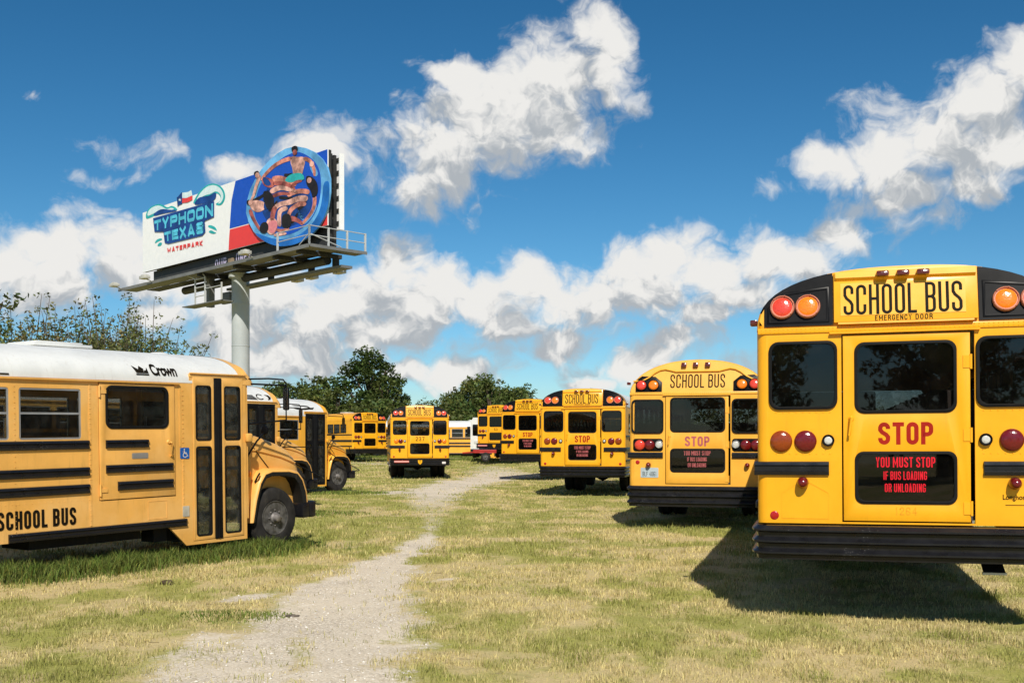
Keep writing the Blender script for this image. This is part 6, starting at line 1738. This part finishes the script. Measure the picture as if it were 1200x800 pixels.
TREES = [(452, 94, MIDA, 0.92, 1.0, 'lower tree leaning out at the right foot of the big dark tree'), (378, 97, MIDA, 0.95, 2.3, 'tree left of the big dark tree, crown just reaching its shoulder'), (350, 98, SPARSE, 1.06, 0.4, 'loose-crowned tree above the roof of the farthest bonneted bus'),
         (322, 100, MIDB, 0.94, 4.0, 'tree behind the roof of the second bonneted bus'), (495, 100, SPARSE, 0.78, 2.0, 'small lone tree showing above the bus numbered 237'), (560, 98, MIDB, 1.05, 0.0, 'broad bright green tree in the gap right of the bus numbered 237'),
         (541, 96, MIDA, 0.74, 5.1, 'lower tree on the left flank of the broad bright green tree'), (584, 101, MIDB, 0.93, 3.1, 'tree partly behind the small distant bus of the right-hand row'), (610, 104, MIDA, 0.86, 1.1, 'tree cresting above the half hidden bus of the right-hand row'),
         (640, 106, MIDB, 0.78, 0.3, 'tree behind the white-roofed bus of the right-hand row'), (698, 110, SPARSE, 0.96, 2.9, 'treetop peeping over the white roof at the third bus from the right'), (574, 95, MIDA, 0.90, 2.6, 'upright tree just right of the broad bright green tree'), (527, 99, MIDB, 0.80, 4.4, 'low rounded tree between the lone small tree and the broad bright green one'), (600, 97, MIDB, 0.90, 5.5, 'rounded tree rising over the gap between the two farthest buses of the right-hand row'), (365, 94, MIDB, 0.88, 1.2, 'rounded light green tree over the roof of the farthest bonneted bus'), (335, 95, MIDA, 0.86, 0.9, 'upright tree between the roofs of the second and farthest bonneted buses'), (396, 92, MIDA, 0.78, 3.0, 'low tree at the left foot of the big dark tree'),
         (300, 103, MIDA, 0.80, 3.6, 'tree behind the nearest bonneted bus, by the billboard pole')]
for (px, D, ms, s, rot, lab) in TREES:
    tree('tree', lab, 'tree', atpx(px, D), D, ms, s, rot, 'trees beyond the far end of the lot')
# hedge of undergrowth closing the far end
cs = []
rr2 = random.Random(5)
for i in range(520):
    px = rr2.uniform(60, 1330); D = rr2.uniform(86, 93)
    r = rr2.uniform(0.8, 1.7); cs.append((atpx(px, D), D, gz(0, D) + rr2.uniform(0.2, 4.2) * (0.8 if 470 < px < 515 else 1), r))
V, C = leaf_cloud(cs, 60, 0.17, (0.130, 0.160, 0.038), 77)
hd = place('undergrowth', leaf_mesh('undergrowth', V, C), 'leaf'); tag(hd, 'dense green undergrowth closing the far end of the lot', 'undergrowth', kind='stuff')

def twiggy(h, w, seed, n=26, col=(0.105, 0.105, 0.030), up=1.0, per=820, size=0.042):
    """shrub of upright wands with leaf sprays along each"""
    r = random.Random(seed); tb = MB(); cs = []
    for i in range(n):
        a = r.uniform(0, 6.28); q = w * 0.5 * math.sqrt(r.random()); bx, by = math.cos(a) * q * 0.5, math.sin(a) * q * 0.5
        hh = h * r.choice((0.76, 0.80, 0.82, 0.84, 0.88, 0.92, 0.97, 1.03, 1.08)) * (1 - 0.25 * (q / (w * .5)))
        ex_, ey_ = bx + math.cos(a) * q * 0.8 * up, by + math.sin(a) * q * 0.8 * up
        pts = [(bx * 0.3, by * 0.3, 0), (bx * 0.7, by * .7, hh * 0.35), ((bx + ex_) / 2, (by + ey_) / 2, hh * 0.7), (ex_, ey_, hh)]
        tb.tube(pts, [0.035, 0.026, 0.016, 0.005], 5)
        for t in np.linspace(0.25, 1.0, 10):
            k = min(2, int(t * 3)); f = t * 3 - k; p0 = Vector(pts[k]); p1 = Vector(pts[k + 1]); p = p0.lerp(p1, f)
            cr = (0.46 if t < 0.74 else 0.30 if t < 0.88 else 0.15) * r.uniform(0.6, 1.2)
            cs.append((p.x + r.gauss(0, .1 + .25 * (1 - t)), p.y + r.gauss(0, .1 + .25 * (1 - t)), p.z, cr))
    V, C = leaf_cloud(cs, per, size, col, seed, 0.55)
    return tb.mesh('stem', sharp=60), leaf_mesh('foliage', V, C)
def shrub(label, px, D, ms, s, rot):
    t = bpy.data.objects.new('shrub', None); COL.objects.link(t); x = atpx(px, D); t.location = (x, D, -0.05); t.scale = (s, s, s); t.rotation_euler = (0, 0, rot)
    tag(t, label, 'shrub', 'tall shrubs behind the nearest bonneted bus')
    place('stem', ms[0], 'bark', t); place('foliage', ms[1], 'leaf', t)
SA = twiggy(5.2, 3.8, 4, 44, (0.235, 0.205, 0.078)); SB = twiggy(4.8, 3.6, 9, 42, (0.175, 0.195, 0.056)); SCc = twiggy(5.6, 3.4, 12, 30, (0.160, 0.180, 0.054), 0.9, 640)
for (lab, px, D, ms, s, rot) in (('tall shrub with dense olive leaves behind the white roof, at the picture\'s left edge', 22, 30, SB, 1.22, 0.0), ('olive shrub behind the front edge of the roof hatch', 62, 31, SA, 1.10, 2.0), ('brownish shrub right above the roof hatch', 100, 30.5, SA, 1.08, 4.2),
                                 ('brownish green shrub behind the lettering on the white roof', 136, 30, SB, 1.16, 3.0), ('open shrub with long bare-tipped wands, nearest the billboard pole', 172, 31, SCc, 1.10, 0.7), ('green shrub with tall sprigs standing above its neighbours', 128, 33, SCc, 1.16, 3.9)):
    shrub(lab, px, D, ms, s, rot)
EDGE = tree_meshes(6.6, 3.6, 31, 22, 190, 0.085, (0.060, 0.085, 0.022), 0.1)
tree('tree', 'tree overhanging the picture\'s upper left, behind the shrubs', 'tree', atpx(-30, 33), 33, EDGE, 1.06, 1.0)
# trees and open ground behind the camera, seen only in the window reflections
BACK = [(-3.0, -32, BIG, 1.0, 0.3, 'tall round tree behind the place the photograph was taken from'), (9.5, -31, MIDA, 1.2, 0.9, 'upright tree behind the camera, right of the tall round one'), (16.5, -36, MIDB, 1.3, 4.0, 'widest tree behind the camera'), (-13.0, -34, MIDA, 1.3, 2.2, 'tree at one end of the line behind the camera'), (26.0, -33, BIG, 0.9, 2.9, 'dark tree at the other end of the line behind the camera')]
for (x, y, ms, s, rot, lab) in BACK: tree('tree', lab, 'tree', x, y, ms, s, rot)
